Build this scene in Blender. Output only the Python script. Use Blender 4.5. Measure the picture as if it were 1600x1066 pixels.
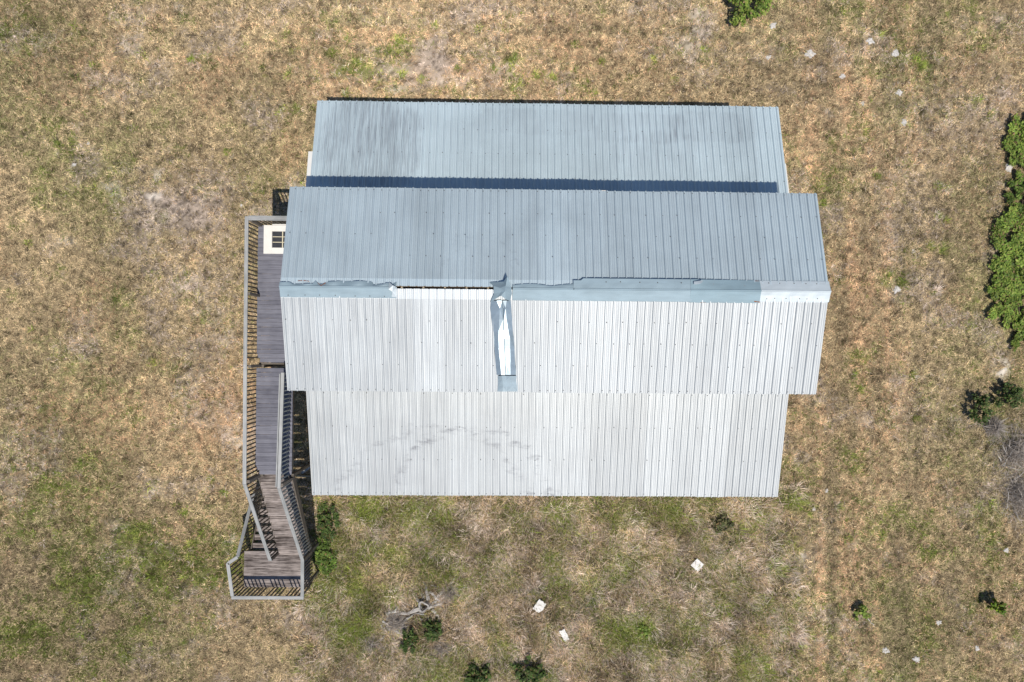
import bpy, bmesh, math, random
import numpy as np
from mathutils import Matrix, Vector

# ------------------------------------------------------------------ reset
for o in list(bpy.data.objects):
    bpy.data.objects.remove(o)
S = bpy.context.scene
COL = S.collection
rnd = random.Random(7)
nrg = np.random.default_rng(11)

# ------------------------------------------------------------------ camera (drone hovering 26.3 m up, looking almost straight down)
CAMZ = 26.3
RC = Matrix(((0.99984, -0.00827941, -0.01585695), (0.00810202, 0.99990425, -0.01121844), (0.01594832, 0.01108817, 0.99981133)))
cam_d = bpy.data.cameras.new('drone_camera')
cam_d.sensor_width = 36.0
cam_d.lens = 24.0
cam_d.clip_end = 5000
cam = bpy.data.objects.new('drone_camera', cam_d)
COL.objects.link(cam)
cam.matrix_world = Matrix.Translation((0, 0, CAMZ)) @ RC.to_4x4()
S.camera = cam

# ------------------------------------------------------------------ sky and sun
SUN_EL = math.radians(66.5)
SUN_AZ = math.radians(158.0)          # clockwise from north (+Y): south-south-east
world = bpy.data.worlds.new('World')
S.world = world
world.use_nodes = True
wn = world.node_tree.nodes
wl = world.node_tree.links
wn.clear()
sky = wn.new('ShaderNodeTexSky')
sky.sky_type = 'NISHITA'
sky.sun_disc = False
sky.sun_elevation = SUN_EL
sky.sun_rotation = SUN_AZ
sky.ozone_density = 4.0
sky.dust_density = 0.3
bg = wn.new('ShaderNodeBackground')
bg.inputs['Strength'].default_value = 0.085
wo = wn.new('ShaderNodeOutputWorld')
wl.new(sky.outputs[0], bg.inputs['Color'])
wl.new(bg.outputs[0], wo.inputs['Surface'])
sun_d = bpy.data.lights.new('sun', 'SUN')
sun_d.energy = 4.2
sun_d.angle = math.radians(0.5)
sun_d.color = (1.0, 0.93, 0.83)
sun = bpy.data.objects.new('sun', sun_d)
COL.objects.link(sun)
sdir = Vector((math.sin(SUN_AZ) * math.cos(SUN_EL), math.cos(SUN_AZ) * math.cos(SUN_EL), math.sin(SUN_EL)))
sun.rotation_euler = (-sdir).to_track_quat('-Z', 'Y').to_euler()
sun.location = sdir * 60
S.view_settings.view_transform = 'Standard'
S.view_settings.look = 'None'
S.view_settings.gamma = 1.0
S.view_settings.exposure = 0.0
S.view_settings.use_curve_mapping = False


def at(u, w, z=0.0):
    """survey point: world point at height z under the survey grid reference (u, w)"""
    d = RC @ Vector(((u - 800) / 1067.0, (533 - w) / 1067.0, -1.0))
    return Vector((0, 0, CAMZ)) + d * ((CAMZ - z) / -d.z)


# ------------------------------------------------------------------ object helpers
def tag(o, label=None, cat=None, group=None, kind=None):
    if label: o['label'] = label
    if cat: o['category'] = cat
    if group: o['group'] = group
    if kind: o['kind'] = kind
    return o


def link(name, me, mat=None, parent=None, loc=None, rot=None):
    o = bpy.data.objects.new(name, me)
    COL.objects.link(o)
    if mat is not None and len(me.materials) == 0:
        me.materials.append(mat)
    if parent is not None:
        o.parent = parent
    if loc is not None: o.location = loc
    if rot is not None: o.rotation_euler = rot
    return o


def thing(name, label, cat, loc=(0, 0, 0), rz=0.0, group=None):
    o = bpy.data.objects.new(name, None)
    COL.objects.link(o)
    o.location = loc
    o.rotation_euler = (0, 0, rz)
    o.empty_display_size = 0.3
    return tag(o, label, cat, group)


def pydata(name, v, f):
    me = bpy.data.meshes.new(name)
    me.from_pydata([tuple(p) for p in v], [], f)
    me.update()
    return me


_boxes = {}


def box_mesh(sx, sy, sz, mat, bevel=0.006, seed=0):
    """shared bevelled box, centred"""
    k = (round(sx, 3), round(sy, 3), round(sz, 3), mat.name, seed)
    if k in _boxes: return _boxes[k]
    bm = bmesh.new()
    bmesh.ops.create_cube(bm, size=1.0)
    bmesh.ops.scale(bm, vec=(sx, sy, sz), verts=bm.verts)
    if bevel > 0:
        bmesh.ops.bevel(bm, geom=list(bm.edges), offset=min(bevel, 0.3 * min(sx, sy, sz)), segments=1, affect='EDGES')
    me = bpy.data.meshes.new('box')
    bm.to_mesh(me); bm.free()
    me.materials.append(mat)
    _boxes[k] = me
    return me


def box(name, mat, parent, c, s, rot=(0, 0, 0), bevel=0.006):
    return link(name, box_mesh(s[0], s[1], s[2], mat, bevel), None, parent, c, rot)


BEAM_M = {}


def beam(name, mat, parent, a, b, w, h, up=Vector((0, 0, 1)), ext=0.0):
    """board from a to b: w across, h in the 'up' direction"""
    a, b = Vector(a), Vector(b)
    d = (b - a)
    L = d.length + 2 * ext
    x = d.normalized()
    y = up.cross(x)
    if y.length < 1e-4: y = Vector((0, 1, 0))
    y.normalize()
    z = x.cross(y)
    M = Matrix((x, y, z)).transposed().to_4x4()
    o = link(name, box_mesh(round(L, 3), w, h, mat), None, parent)
    BEAM_M[o.name] = Matrix.Translation((a + b) / 2) @ M
    o.matrix_local = BEAM_M[o.name]
    return o


def big_mesh(name, verts, tris, cols=None):
    """verts (n,3), tris (m,3) numpy"""
    me = bpy.data.meshes.new(name)
    n, m = len(verts), len(tris)
    k = tris.shape[1]
    me.vertices.add(n)
    me.vertices.foreach_set('co', verts.astype(np.float32).ravel())
    me.loops.add(m * k)
    me.loops.foreach_set('vertex_index', tris.astype(np.int32).ravel())
    me.polygons.add(m)
    me.polygons.foreach_set('loop_start', np.arange(0, m * k, k, dtype=np.int32))
    if cols is not None:
        a = me.color_attributes.new('col', 'FLOAT_COLOR', 'POINT')
        c4 = np.ones((n, 4), np.float32)
        c4[:, :3] = cols
        a.data.foreach_set('color', c4.ravel())
    me.update(calc_edges=True)
    return me


def tube(v, f, pts, radii, n=6, jitter=0.0):
    """append a tapered tube through pts to v, f"""
    base = len(v)
    for i, p in enumerate(pts):
        p = Vector(p)
        d = (Vector(pts[min(i + 1, len(pts) - 1)]) - Vector(pts[max(i - 1, 0)])).normalized()
        s = d.cross(Vector((0.13, 0.21, 1.0)))
        if s.length < 1e-3: s = Vector((1, 0, 0))
        s.normalize()
        t = d.cross(s)
        for k in range(n):
            a = 2 * math.pi * k / n
            r = radii[i] * (1 + jitter * rnd.uniform(-1, 1))
            v.append(tuple(p + s * (math.cos(a) * r) + t * (math.sin(a) * r)))
    for i in range(len(pts) - 1):
        for k in range(n):
            a = base + i * n + k
            b = base + i * n + (k + 1) % n
            f.append((a, b, b + n, a + n))
    f.append(tuple(base + k for k in range(n))[::-1])
    f.append(tuple(base + (len(pts) - 1) * n + k for k in range(n)))


# ------------------------------------------------------------------ materials
class NT:
    def __init__(s, name):
        s.m = bpy.data.materials.new(name)
        s.m.use_nodes = True
        s.t = s.m.node_tree
        s.b = s.t.nodes['Principled BSDF']

    def n(s, typ, **kw):
        x = s.t.nodes.new('ShaderNode' + typ)
        for k, v in kw.items():
            if k.startswith('i_'):
                kk = k[2:]
                x.inputs[int(kk) if kk.isdigit() else kk.replace('_', ' ')].default_value = v
            else:
                setattr(x, k, v)
        return x

    def l(s, a, b):
        s.t.links.new(a, b)

    def noise(s, vec, scale, detail=4, rough=0.55):
        x = s.n('TexNoise')
        x.inputs['Scale'].default_value = scale
        x.inputs['Detail'].default_value = detail
        x.inputs['Roughness'].default_value = rough
        if vec is not None: s.l(vec, x.inputs['Vector'])
        return x.outputs['Fac']

    def ramp(s, fac, stops):
        x = s.n('ValToRGB')
        e = x.color_ramp.elements
        while len(e) < len(stops): e.new(0.5)
        for el, (p, c) in zip(e, stops):
            el.position = p
            el.color = (c, c, c, 1) if not hasattr(c, '__len__') else (*c, 1)
        s.l(fac, x.inputs[0])
        return x.outputs['Color']

    def mix(s, fac, a, b, mode='MIX'):
        x = s.n('Mix', data_type='RGBA', blend_type=mode)
        for sock, val in ((x.inputs[0], fac), (x.inputs[6], a), (x.inputs[7], b)):
            if hasattr(val, 'is_output') or isinstance(val, bpy.types.NodeSocket): s.l(val, sock)
            elif hasattr(val, '__len__'): sock.default_value = (*val, 1)
            else: sock.default_value = val
        return x.outputs[2]

    def math(s, op, a, b=None):
        x = s.n('Math', operation=op)
        for i, v in enumerate((a, b)):
            if v is None: continue
            if isinstance(v, bpy.types.NodeSocket): s.l(v, x.inputs[i])
            else: x.inputs[i].default_value = v
        return x.outputs[0]

    def mapping(s, vec, scale, loc=(0, 0, 0)):
        x = s.n('Mapping')
        x.inputs['Scale'].default_value = scale
        x.inputs['Location'].default_value = loc
        s.l(vec, x.inputs['Vector'])
        return x.outputs[0]

    def set(s, **kw):
        for k, v in kw.items():
            k = k.replace('_', ' ')
            if isinstance(v, bpy.types.NodeSocket): s.l(v, s.b.inputs[k])
            else: s.b.inputs[k].default_value = (*v, 1) if hasattr(v, '__len__') else v

    def bump(s, h, strength=0.3, dist=0.02):
        x = s.n('Bump')
        x.inputs['Strength'].default_value = strength
        x.inputs['Distance'].default_value = dist
        s.l(h, x.inputs['Height'])
        s.l(x.outputs[0], s.b.inputs['Normal'])


RIDGE_Y, RIDGE_Z = 1.705, 7.02


def mat_panel(name, base, metallic, rough, stains, streak=0.25, rings=()):
    """ribbed galvanised sheet: stains = list of (x, y, rx, ry, amount) of grime patches"""
    t = NT(name)
    geo = t.n('NewGeometry')
    pos = geo.outputs['Position']
    oi = t.n('ObjectInfo')
    sep = t.n('SeparateXYZ'); t.l(pos, sep.inputs[0])
    n1 = t.noise(t.mapping(pos, (9, 0.55, 1)), 1.0, 6, 0.65)      # streaks running down the slope
    nh = t.noise(t.mapping(pos, (22, 0.9, 1)), 1.0, 4, 0.7)       # fine streaks
    n2 = t.noise(t.mapping(pos, (1, 1, 1)), 0.9, 5, 0.6)          # cloudy weathering
    n3 = t.noise(pos, 38, 2, 0.6)                                   # spangle
    tot = t.math('MULTIPLY', t.ramp(n1, [(0.45, 0.0), (0.75, 1.0)]), streak)
    for (x, y, rx, ry, am) in stains:
        dx = t.math('MULTIPLY', t.math('SUBTRACT', sep.outputs[0], x), 1 / rx)
        dy = t.math('MULTIPLY', t.math('SUBTRACT', sep.outputs[1], y), 1 / ry)
        dx = t.math('MULTIPLY', dx, dx); dy = t.math('MULTIPLY', dy, dy)
        d = t.math('ADD', t.math('MULTIPLY', dx, dx), t.math('MULTIPLY', dy, dy))
        d = t.math('ADD', d, t.math('MULTIPLY', t.math('SUBTRACT', t.math('ADD', t.math('MULTIPLY', n2, .5), t.math('MULTIPLY', n1, .5)), 0.5), 3.4))
        k = t.ramp(d, [(0.55, 1.0), (1.0, 0.0)])
        k = t.math('MULTIPLY', k, t.math('ADD', t.math('MULTIPLY', t.ramp(nh, [(0.43, 0.0), (0.60, 1.0)]), 0.93), 0.07))
        tot = t.math('ADD', tot, t.math('MULTIPLY', k, am))
    for (x, y, rr, wd, am) in rings:                              # wind-dragged scuffs in arcs
        dx = t.math('SUBTRACT', sep.outputs[0], x); dy = t.math('SUBTRACT', sep.outputs[1], y)
        q = t.math('SQRT', t.math('ADD', t.math('MULTIPLY', dx, dx), t.math('MULTIPLY', dy, dy)))
        q = t.math('ADD', q, t.math('MULTIPLY', t.math('SUBTRACT', t.noise(pos, 1.6, 5), 0.5), 1.3))
        q = t.math('MULTIPLY', t.math('ABSOLUTE', t.math('SUBTRACT', q, rr)), 1 / wd)
        k = t.math('MULTIPLY', t.ramp(q, [(0.0, 1.0), (1.0, 0.0)]), t.ramp(t.noise(t.mapping(pos, (1.4, 4.0, 1.0), (3.1, 1.7, 0)), 1.5, 7, 0.75), [(0.47, 0.0), (0.64, 1.0)]))
        tot = t.math('ADD', tot, t.math('MULTIPLY', k, am))
    tot = t.math('MINIMUM', tot, 1.0)
    # the strip along the ridge that the torn cap used to cover is unweathered
    dr = t.math('ABSOLUTE', t.math('SUBTRACT', sep.outputs[1], RIDGE_Y - 0.035))
    fresh = t.math('LESS_THAN', dr, 0.285)
    var = t.math('ADD', t.math('MULTIPLY', oi.outputs['Random'], 0.17), 0.905)
    weath = t.math('ADD', t.math('MULTIPLY', t.math('SUBTRACT', n2, 0.5), 0.30), 0.93)
    weath = t.math('MULTIPLY', weath, t.math('ADD', t.math('MULTIPLY', n3, 0.12), 0.94))
    dirty = t.mix(tot, base, tuple(b * k for b, k in zip(base, (0.45, 0.44, 0.47))))
    col = t.mix(1.0, dirty, t.mix(0.0, (1, 1, 1), (1, 1, 1)), 'MULTIPLY')
    vv = t.math('MULTIPLY', var, weath)
    cmb = t.n('CombineColor')
    for i in range(3): t.l(vv, cmb.inputs[i])
    col = t.mix(1.0, dirty, cmb.outputs[0], 'MULTIPLY')
    col = t.mix(t.math('MULTIPLY', fresh, 0.9), col, tuple(min(0.93, b * 1.13) for b in base))
    t.set(Base_Color=col, Metallic=metallic)
    r = t.math('ADD', t.math('MULTIPLY', tot, 0.18), t.math('ADD', t.math('MULTIPLY', n2, 0.12), rough - 0.06))
    t.set(Roughness=r)
    t.b.inputs['Specular IOR Level'].default_value = 1.0
    t.bump(t.noise(t.mapping(pos, (1.2, 2.2, 1)), 1.5, 2), 0.25, 0.012)
    return t.m


def mat_cap(name, base, metallic, rough, rust=0.0):
    t = NT(name)
    pos = t.n('NewGeometry').outputs['Position']
    n2 = t.noise(t.mapping(pos, (0.7, 3, 1)), 2.2, 5)
    c = t.mix(t.ramp(n2, [(0.3, 0.0), (0.7, 1.0)]), base, tuple(b * 0.82 for b in base))
    if rust > 0:
        n4 = t.noise(pos, 5.0, 5, 0.7)
        c = t.mix(t.ramp(n4, [(0.70 - rust, 0.0), (0.76 - rust, 1.0)]), c, (0.28, 0.10, 0.035))
    t.set(Base_Color=c, Metallic=metallic, Roughness=rough)
    t.bump(t.noise(pos, 4, 3), 0.2, 0.01)
    return t.m


def mat_wood(name, c0, c1, axis, rough=0.85, grain=1.0):
    t = NT(name)
    tc = t.n('TexCoord')
    oi = t.n('ObjectInfo')
    pos = t.n('NewGeometry').outputs['Position']
    sc = {'x': (2, 40, 40), 'y': (40, 2, 40), 'o': (1.5, 30, 30)}[axis]
    vec = tc.outputs['Object'] if axis == 'o' else pos
    off = t.n('VectorMath', operation='ADD')
    rr = t.n('CombineXYZ')
    for i in range(3): t.l(t.math('MULTIPLY', oi.outputs['Random'], 37.0 + i), rr.inputs[i])
    t.l(vec, off.inputs[0]); t.l(rr.outputs[0], off.inputs[1])
    n1 = t.noise(t.mapping(off.outputs[0], sc), 1.0, 5, 0.65)
    n2 = t.noise(pos, 2.6, 4)
    f = t.math('ADD', t.math('MULTIPLY', t.math('SUBTRACT', n1, 0.5), 1.6 * grain), t.math('ADD', t.math('MULTIPLY', t.math('SUBTRACT', n2, 0.5), 0.8), t.math('ADD', t.math('MULTIPLY', oi.outputs['Random'], 0.4), 0.3)))
    c = t.ramp(f, [(0.1, c0), (0.9, c1)])
    t.set(Base_Color=c, Roughness=rough)
    t.b.inputs['Specular IOR Level'].default_value = 0.25
    t.bump(n1, 0.35, 0.006)
    return t.m


def mat_simple(name, c, rough=0.7, metallic=0.0, var=0.15, scale=8.0, bump=0.2):
    t = NT(name)
    pos = t.n('NewGeometry').outputs['Position']
    n1 = t.noise(pos, scale, 5, 0.65)
    col = t.mix(t.ramp(n1, [(0.3, 0.0), (0.7, 1.0)]), tuple(x * (1 - var) for x in c), tuple(min(1, x * (1 + var)) for x in c))
    t.set(Base_Color=col, Roughness=rough, Metallic=metallic)
    if bump: t.bump(n1, bump, 0.01)
    return t.m


def mat_attr(name, rough=0.9, transl=0.0, spec=0.15):
    t = NT(name)
    a = t.n('VertexColor', layer_name='col')
    t.set(Base_Color=a.outputs['Color'], Roughness=rough)
    t.b.inputs['Specular IOR Level'].default_value = spec
    if transl > 0:
        tr = t.n('BsdfTranslucent')
        t.l(a.outputs['Color'], tr.inputs['Color'])
        mx = t.n('MixShader', i_0=transl)
        t.l(t.b.outputs[0], mx.inputs[1]); t.l(tr.outputs[0], mx.inputs[2])
        t.l(mx.outputs[0], t.t.nodes['Material Output'].inputs['Surface'])
    return t.m


def mat_ground():
    t = NT('dry_ground')
    a = t.n('VertexColor', layer_name='col')
    pos = t.n('NewGeometry').outputs['Position']
    n1 = t.noise(pos, 16, 6, 0.75)
    n2 = t.noise(pos, 55, 3, 0.7)
    k = t.math('ADD', t.math('MULTIPLY', n1, 0.9), t.math('MULTIPLY', n2, 0.9))
    g = t.ramp(t.math('MULTIPLY', k, 0.55), [(0.28, 0.62), (0.72, 1.38)])
    c = t.mix(1.0, a.outputs['Color'], g, 'MULTIPLY')
    t.set(Base_Color=c, Roughness=0.95)
    t.b.inputs['Specular IOR Level'].default_value = 0.1
    t.bump(k, 0.8, 0.05)
    return t.m


# grime patches on the roofs, in world metres
M_LEAN_N = mat_panel('lean_to_roof_sky_tinted', (0.53, 0.635, 0.685), 0.10, 0.52,  # north lean-to: blue of the sky light put into the base colour
                     [(-4.35, 6.7, 1.75, 1.65, 0.62), (4.6, 7.4, 1.7, 0.6, 0.30), (7.0, 7.5, 1.4, 0.6, 0.28), (5.0, 6.4, 1.5, 1.0, 0.25), (1.0, 7.6, 2.0, 0.5, 0.2)], 0.22)
M_MAIN = mat_panel('main_roof_sky_tinted', (0.445, 0.535, 0.59), 0.10, 0.52, [], 0.26, [(-0.6, 2.2, 1.1, 0.05, 0.4)])  # north side of the main roof, bluish sky light painted into its colour
M_MAIN_S = mat_panel('main_roof_sunlit', (0.515, 0.555, 0.58), 0.10, 0.52, [], 0.26, [])  # same sheets on the south side, whiter: sunlight painted into the colour
M_LEAN_S = mat_panel('lean_to_roof_sunlit', (0.495, 0.53, 0.55), 0.10, 0.52,  # south lean-to: whiter sunlit tone put into the base colour
                     [(-3.6, -3.9, 1.3, 0.7, 0.10)], 0.26, [(-0.9, -5.2, 2.55, 0.20, 0.8), (-2.2, -5.9, 3.3, 0.20, 0.55)])
M_CAP = mat_cap('weathered_cap', (0.30, 0.40, 0.46), 0.15, 0.65)
M_CAPR = mat_cap('rusting_cap', (0.27, 0.38, 0.44), 0.15, 0.65, 0.02)
M_CAPN = mat_cap('newer_cap', (0.58, 0.655, 0.70), 0.15, 0.5)
M_CAPL = mat_cap('pale_cap', (0.40, 0.50, 0.56), 0.2, 0.55)
M_SHINY = mat_cap('bare_folded_metal', (0.46, 0.56, 0.62), 0.62, 0.40)
M_RUST = mat_simple('rust', (0.25, 0.09, 0.035), 0.9, 0, 0.35, 20)
M_SCREW = mat_simple('screw_head', (0.085, 0.07, 0.062), 0.7, 0.2, 0.3, 10)
M_DECK = mat_wood('deck_board', (0.108, 0.110, 0.138), (0.225, 0.228, 0.27), 'x', grain=0.9)
M_STAIR = mat_wood('stair_tread_wood', (0.045, 0.035, 0.032), (0.40, 0.35, 0.33), 'x', grain=1.7)
M_RAIL = mat_wood('rail_wood', (0.24, 0.25, 0.25), (0.47, 0.475, 0.465), 'o', grain=0.8)
M_BAL = mat_wood('baluster_wood', (0.07, 0.06, 0.045), (0.16, 0.14, 0.115), 'o')
M_BALG = mat_wood('greyed_baluster_wood', (0.20, 0.215, 0.21), (0.40, 0.415, 0.40), 'o')
M_FRAME = mat_wood('frame_wood', (0.10, 0.085, 0.07), (0.21, 0.185, 0.16), 'o')
M_SCRAP = mat_wood('scrap_wood', (0.30, 0.25, 0.17), (0.5, 0.43, 0.31), 'o')
M_WHITE = mat_simple('white_paint', (0.78, 0.77, 0.73), 0.5, 0, 0.04, 6, 0.05)
M_CREAM = mat_simple('cream_muntin', (0.72, 0.66, 0.48), 0.5, 0, 0.05, 6, 0.05)
M_SIDING = mat_simple('wall_siding', (0.55, 0.55, 0.52), 0.55, 0.0, 0.12, 1.2, 0.05)
M_DARKWOOD = mat_simple('roof_timber', (0.16, 0.12, 0.08), 0.9, 0, 0.3, 12)
M_GLASS = mat_simple('dusty_glass', (0.05, 0.052, 0.058), 0.22, 0, 0.2, 9, 0.0)
M_ROCK = mat_simple('pale_limestone', (0.56, 0.54, 0.51), 0.95, 0, 0.28, 14, 0.6)
M_BOARD = mat_simple('white_board', (0.76, 0.75, 0.73), 0.75, 0, 0.05, 10, 0.1)
M_MARBLED = mat_simple('chipped_white_board', (0.74, 0.73, 0.70), 0.85, 0, 0.16, 14, 0.3)
M_DEAD = mat_wood('bleached_dead_wood', (0.22, 0.205, 0.19), (0.70, 0.675, 0.64), 'o', 0.95, 1.2)
M_STEM = mat_simple('stem_bark', (0.12, 0.09, 0.06), 0.9, 0, 0.3, 15)
M_ATTR_LEAF = mat_attr('leaf', 0.6, 0.30, 0.3)
M_ATTR_GRASS = mat_attr('grass_blades', 0.9, 0.16, 0.1)
M_GROUND = mat_ground()

# ------------------------------------------------------------------ noise fields for the ground
_lat = nrg.random((257, 257))
_lat[256, :] = _lat[0, :]; _lat[:, 256] = _lat[:, 0]


def vn(x, y, s, seed=0):
    x = x / s + seed * 17.31; y = y / s + seed * 9.77
    xi = np.floor(x).astype(int); yi = np.floor(y).astype(int)
    fx = x - xi; fy = y - yi
    fx = fx * fx * (3 - 2 * fx); fy = fy * fy * (3 - 2 * fy)
    xi &= 255; yi &= 255
    a = _lat[xi, yi]; b = _lat[xi + 1, yi]; c = _lat[xi, yi + 1]; d = _lat[xi + 1, yi + 1]
    return (a * (1 - fx) + b * fx) * (1 - fy) + (c * (1 - fx) + d * fx) * fy


def fbm(x, y, s, seed=0, o=4, g=0.55):
    t = 0; a = 1; w = 0
    for i in range(o):
        t = t + a * vn(x, y, s / 2 ** i, seed + i * 3); w += a; a *= g
    return t / w


RCn = np.array(RC)


def to_ref(x, y):
    q = np.stack([x, y, np.full_like(x, -CAMZ)], -1) @ RCn
    return 800 + 1067 * q[..., 0] / -q[..., 2], 533 - 1067 * q[..., 1] / -q[..., 2]


def patches(u, w, lst):
    t = np.zeros_like(u)
    for (cu, cw, ru, rw, am) in lst:
        d = ((u - cu) / ru) ** 2 + ((w - cw) / rw) ** 2
        t = np.maximum(t, am * np.exp(-d * 1.1))
    return t


GREEN = [(190, 880, 270, 85, 1.15), (80, 1000, 190, 90, .9), (330, 890, 120, 90, .8), (70, 760, 140, 70, .5), (30, 30, 160, 40, .35), (1480, 900, 180, 170, .3), (1440, 30, 220, 50, .25),
         (590, 792, 40, 22, 1.3), (585, 785, 30, 14, 1.3), (505, 800, 20, 30, 1.2), (530, 840, 40, 50, .8), (620, 855, 30, 18, 1.0), (790, 795, 25, 12, .8), (880, 785, 30, 12, .9), (950, 790, 40, 12, .8), (810, 810, 14, 12, .7), (1100, 800, 60, 14, .8), (545, 870, 60, 40, .6), (510, 900, 25, 40, .9), (550, 975, 45, 50, .9), (640, 850, 40, 20, .7), (690, 800, 60, 16, .7), (1040, 800, 130, 28, .7), (1170, 815, 40, 40, .75),
         (560, 100, 40, 20, .6), (520, 80, 20, 12, .5), (1410, 440, 30, 14, .7), (1340, 560, 22, 18, .7), (1335, 600, 18, 18, .7), (1340, 720, 40, 30, .5), (1240, 760, 50, 40, .6), (1300, 800, 70, 40, .4),
         (1460, 385, 40, 10, .5), (990, 985, 45, 22, .8), (955, 970, 25, 10, .7), (1000, 1030, 16, 10, .8), (830, 1040, 40, 30, .8), (745, 1055, 40, 25, .8), (1150, 950, 60, 50, .45), (1150, 1040, 90, 40, .5),
         (660, 1040, 60, 30, .4), (1430, 95, 40, 18, .6), (1375, 55, 20, 14, .5), (1285, 340, 20, 60, .4), (620, 70, 60, 14, .35), (760, 80, 60, 14, .4), (860, 120, 60, 16, .35), (640, 140, 60, 8, .4),
         (450, 170, 20, 30, .4), (445, 90, 20, 14, .4), (140, 280, 60, 30, .3), (60, 210, 60, 50, .3), (1560, 870, 60, 60, .3), (1590, 640, 60, 60, .4), (1510, 660, 40, 50, .3)]
ORANGE = [(620, 110, 280, 55, .55), (1345, 480, 50, 110, .8), (360, 640, 90, 130, .7), (300, 330, 60, 60, .5), (900, 100, 300, 60, .4), (100, 100, 120, 80, .35), (180, 620, 160, 120, .3), (1245, 230, 40, 70, .5), (1270, 640, 50, 120, .4), (1330, 850, 30, 140, .6), (640, 1000, 25, 14, .9), (1180, 890, 30, 80, .3), (450, 230, 30, 60, .6), (380, 960, 120, 40, .4), (1500, 100, 120, 60, .35)]
PINK = [(290, 325, 80, 60, 1.2), (660, 108, 130, 26, .9), (640, 70, 100, 14, .5), (1085, 70, 40, 50, .6), (290, 325, 45, 40, 1.3), (330, 430, 80, 80, .4), (210, 260, 40, 20, .3), (760, 860, 120, 60, .5), (940, 920, 45, 60, .95), (915, 870, 45, 25, .9), (890, 840, 40, 22, .8), (980, 960, 35, 60, .5), (1100, 920, 100, 60, .55), (850, 800, 70, 14, .7), (700, 1010, 60, 60, .6), (600, 990, 60, 40, .6), (1130, 860, 60, 30, .5), (1500, 180, 90, 70, .5), (1430, 640, 60, 60, .35), (1420, 320, 60, 100, .35), (1585, 740, 50, 70, .9), (440, 760, 40, 60, .3), (310, 940, 80, 50, .3), (480, 960, 60, 40, .3), (730, 830, 60, 20, .5), (700, 20, 260, 20, .3)]
SAND = [(255, 268, 22, 10, .8), (205, 68, 14, 12, .7), (282, 12, 14, 8, .6), (172, 302, 14, 14, .8), (240, 300, 20, 8, .5), (100, 378, 20, 8, .5), (228, 768, 16, 10, .7), (170, 930, 14, 12, .4), (1240, 868, 28, 28, .75), (1215, 830, 30, 10, .5), (1195, 795, 22, 24, .55), (1565, 570, 16, 14, .95), (1575, 262, 12, 8, .8), (1590, 320, 10, 6, .7), (850, 780, 40, 6, .9), (600, 780, 22, 6, .8), (740, 778, 90, 4, .6), (705, 915, 12, 10, .8), (620, 975, 22, 16, .7), (1300, 172, 12, 8, .7), (545, 160, 30, 10, .6), (600, 140, 40, 8, .4), (1085, 60, 30, 40, .35), (1200, 60, 40, 30, .3), (465, 285, 12, 14, .5), (330, 500, 40, 60, .25), (372, 690, 20, 30, .35), (360, 845, 10, 16, .8), (1500, 30, 60, 20, .2)]

DARKP = [(90, 950, 330, 150, .75), (30, 470, 120, 130, .35), (60, 120, 120, 90, .3), (30, 20, 200, 50, .35), (1480, 850, 200, 260, .35), (1450, 330, 150, 120, .2), (1530, 700, 100, 120, .4), (560, 560, 20, 20, 0)]
BARE = [(622, 972, 30, 22, 1), (665, 942, 30, 22, .9), (700, 925, 26, 16, .8), (1090, 883, 20, 20, 1), (843, 948, 20, 20, 1), (882, 993, 20, 20, 1), (930, 905, 40, 40, .5), (850, 782, 40, 8, .6), (610, 782, 30, 8, .5)]


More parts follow.
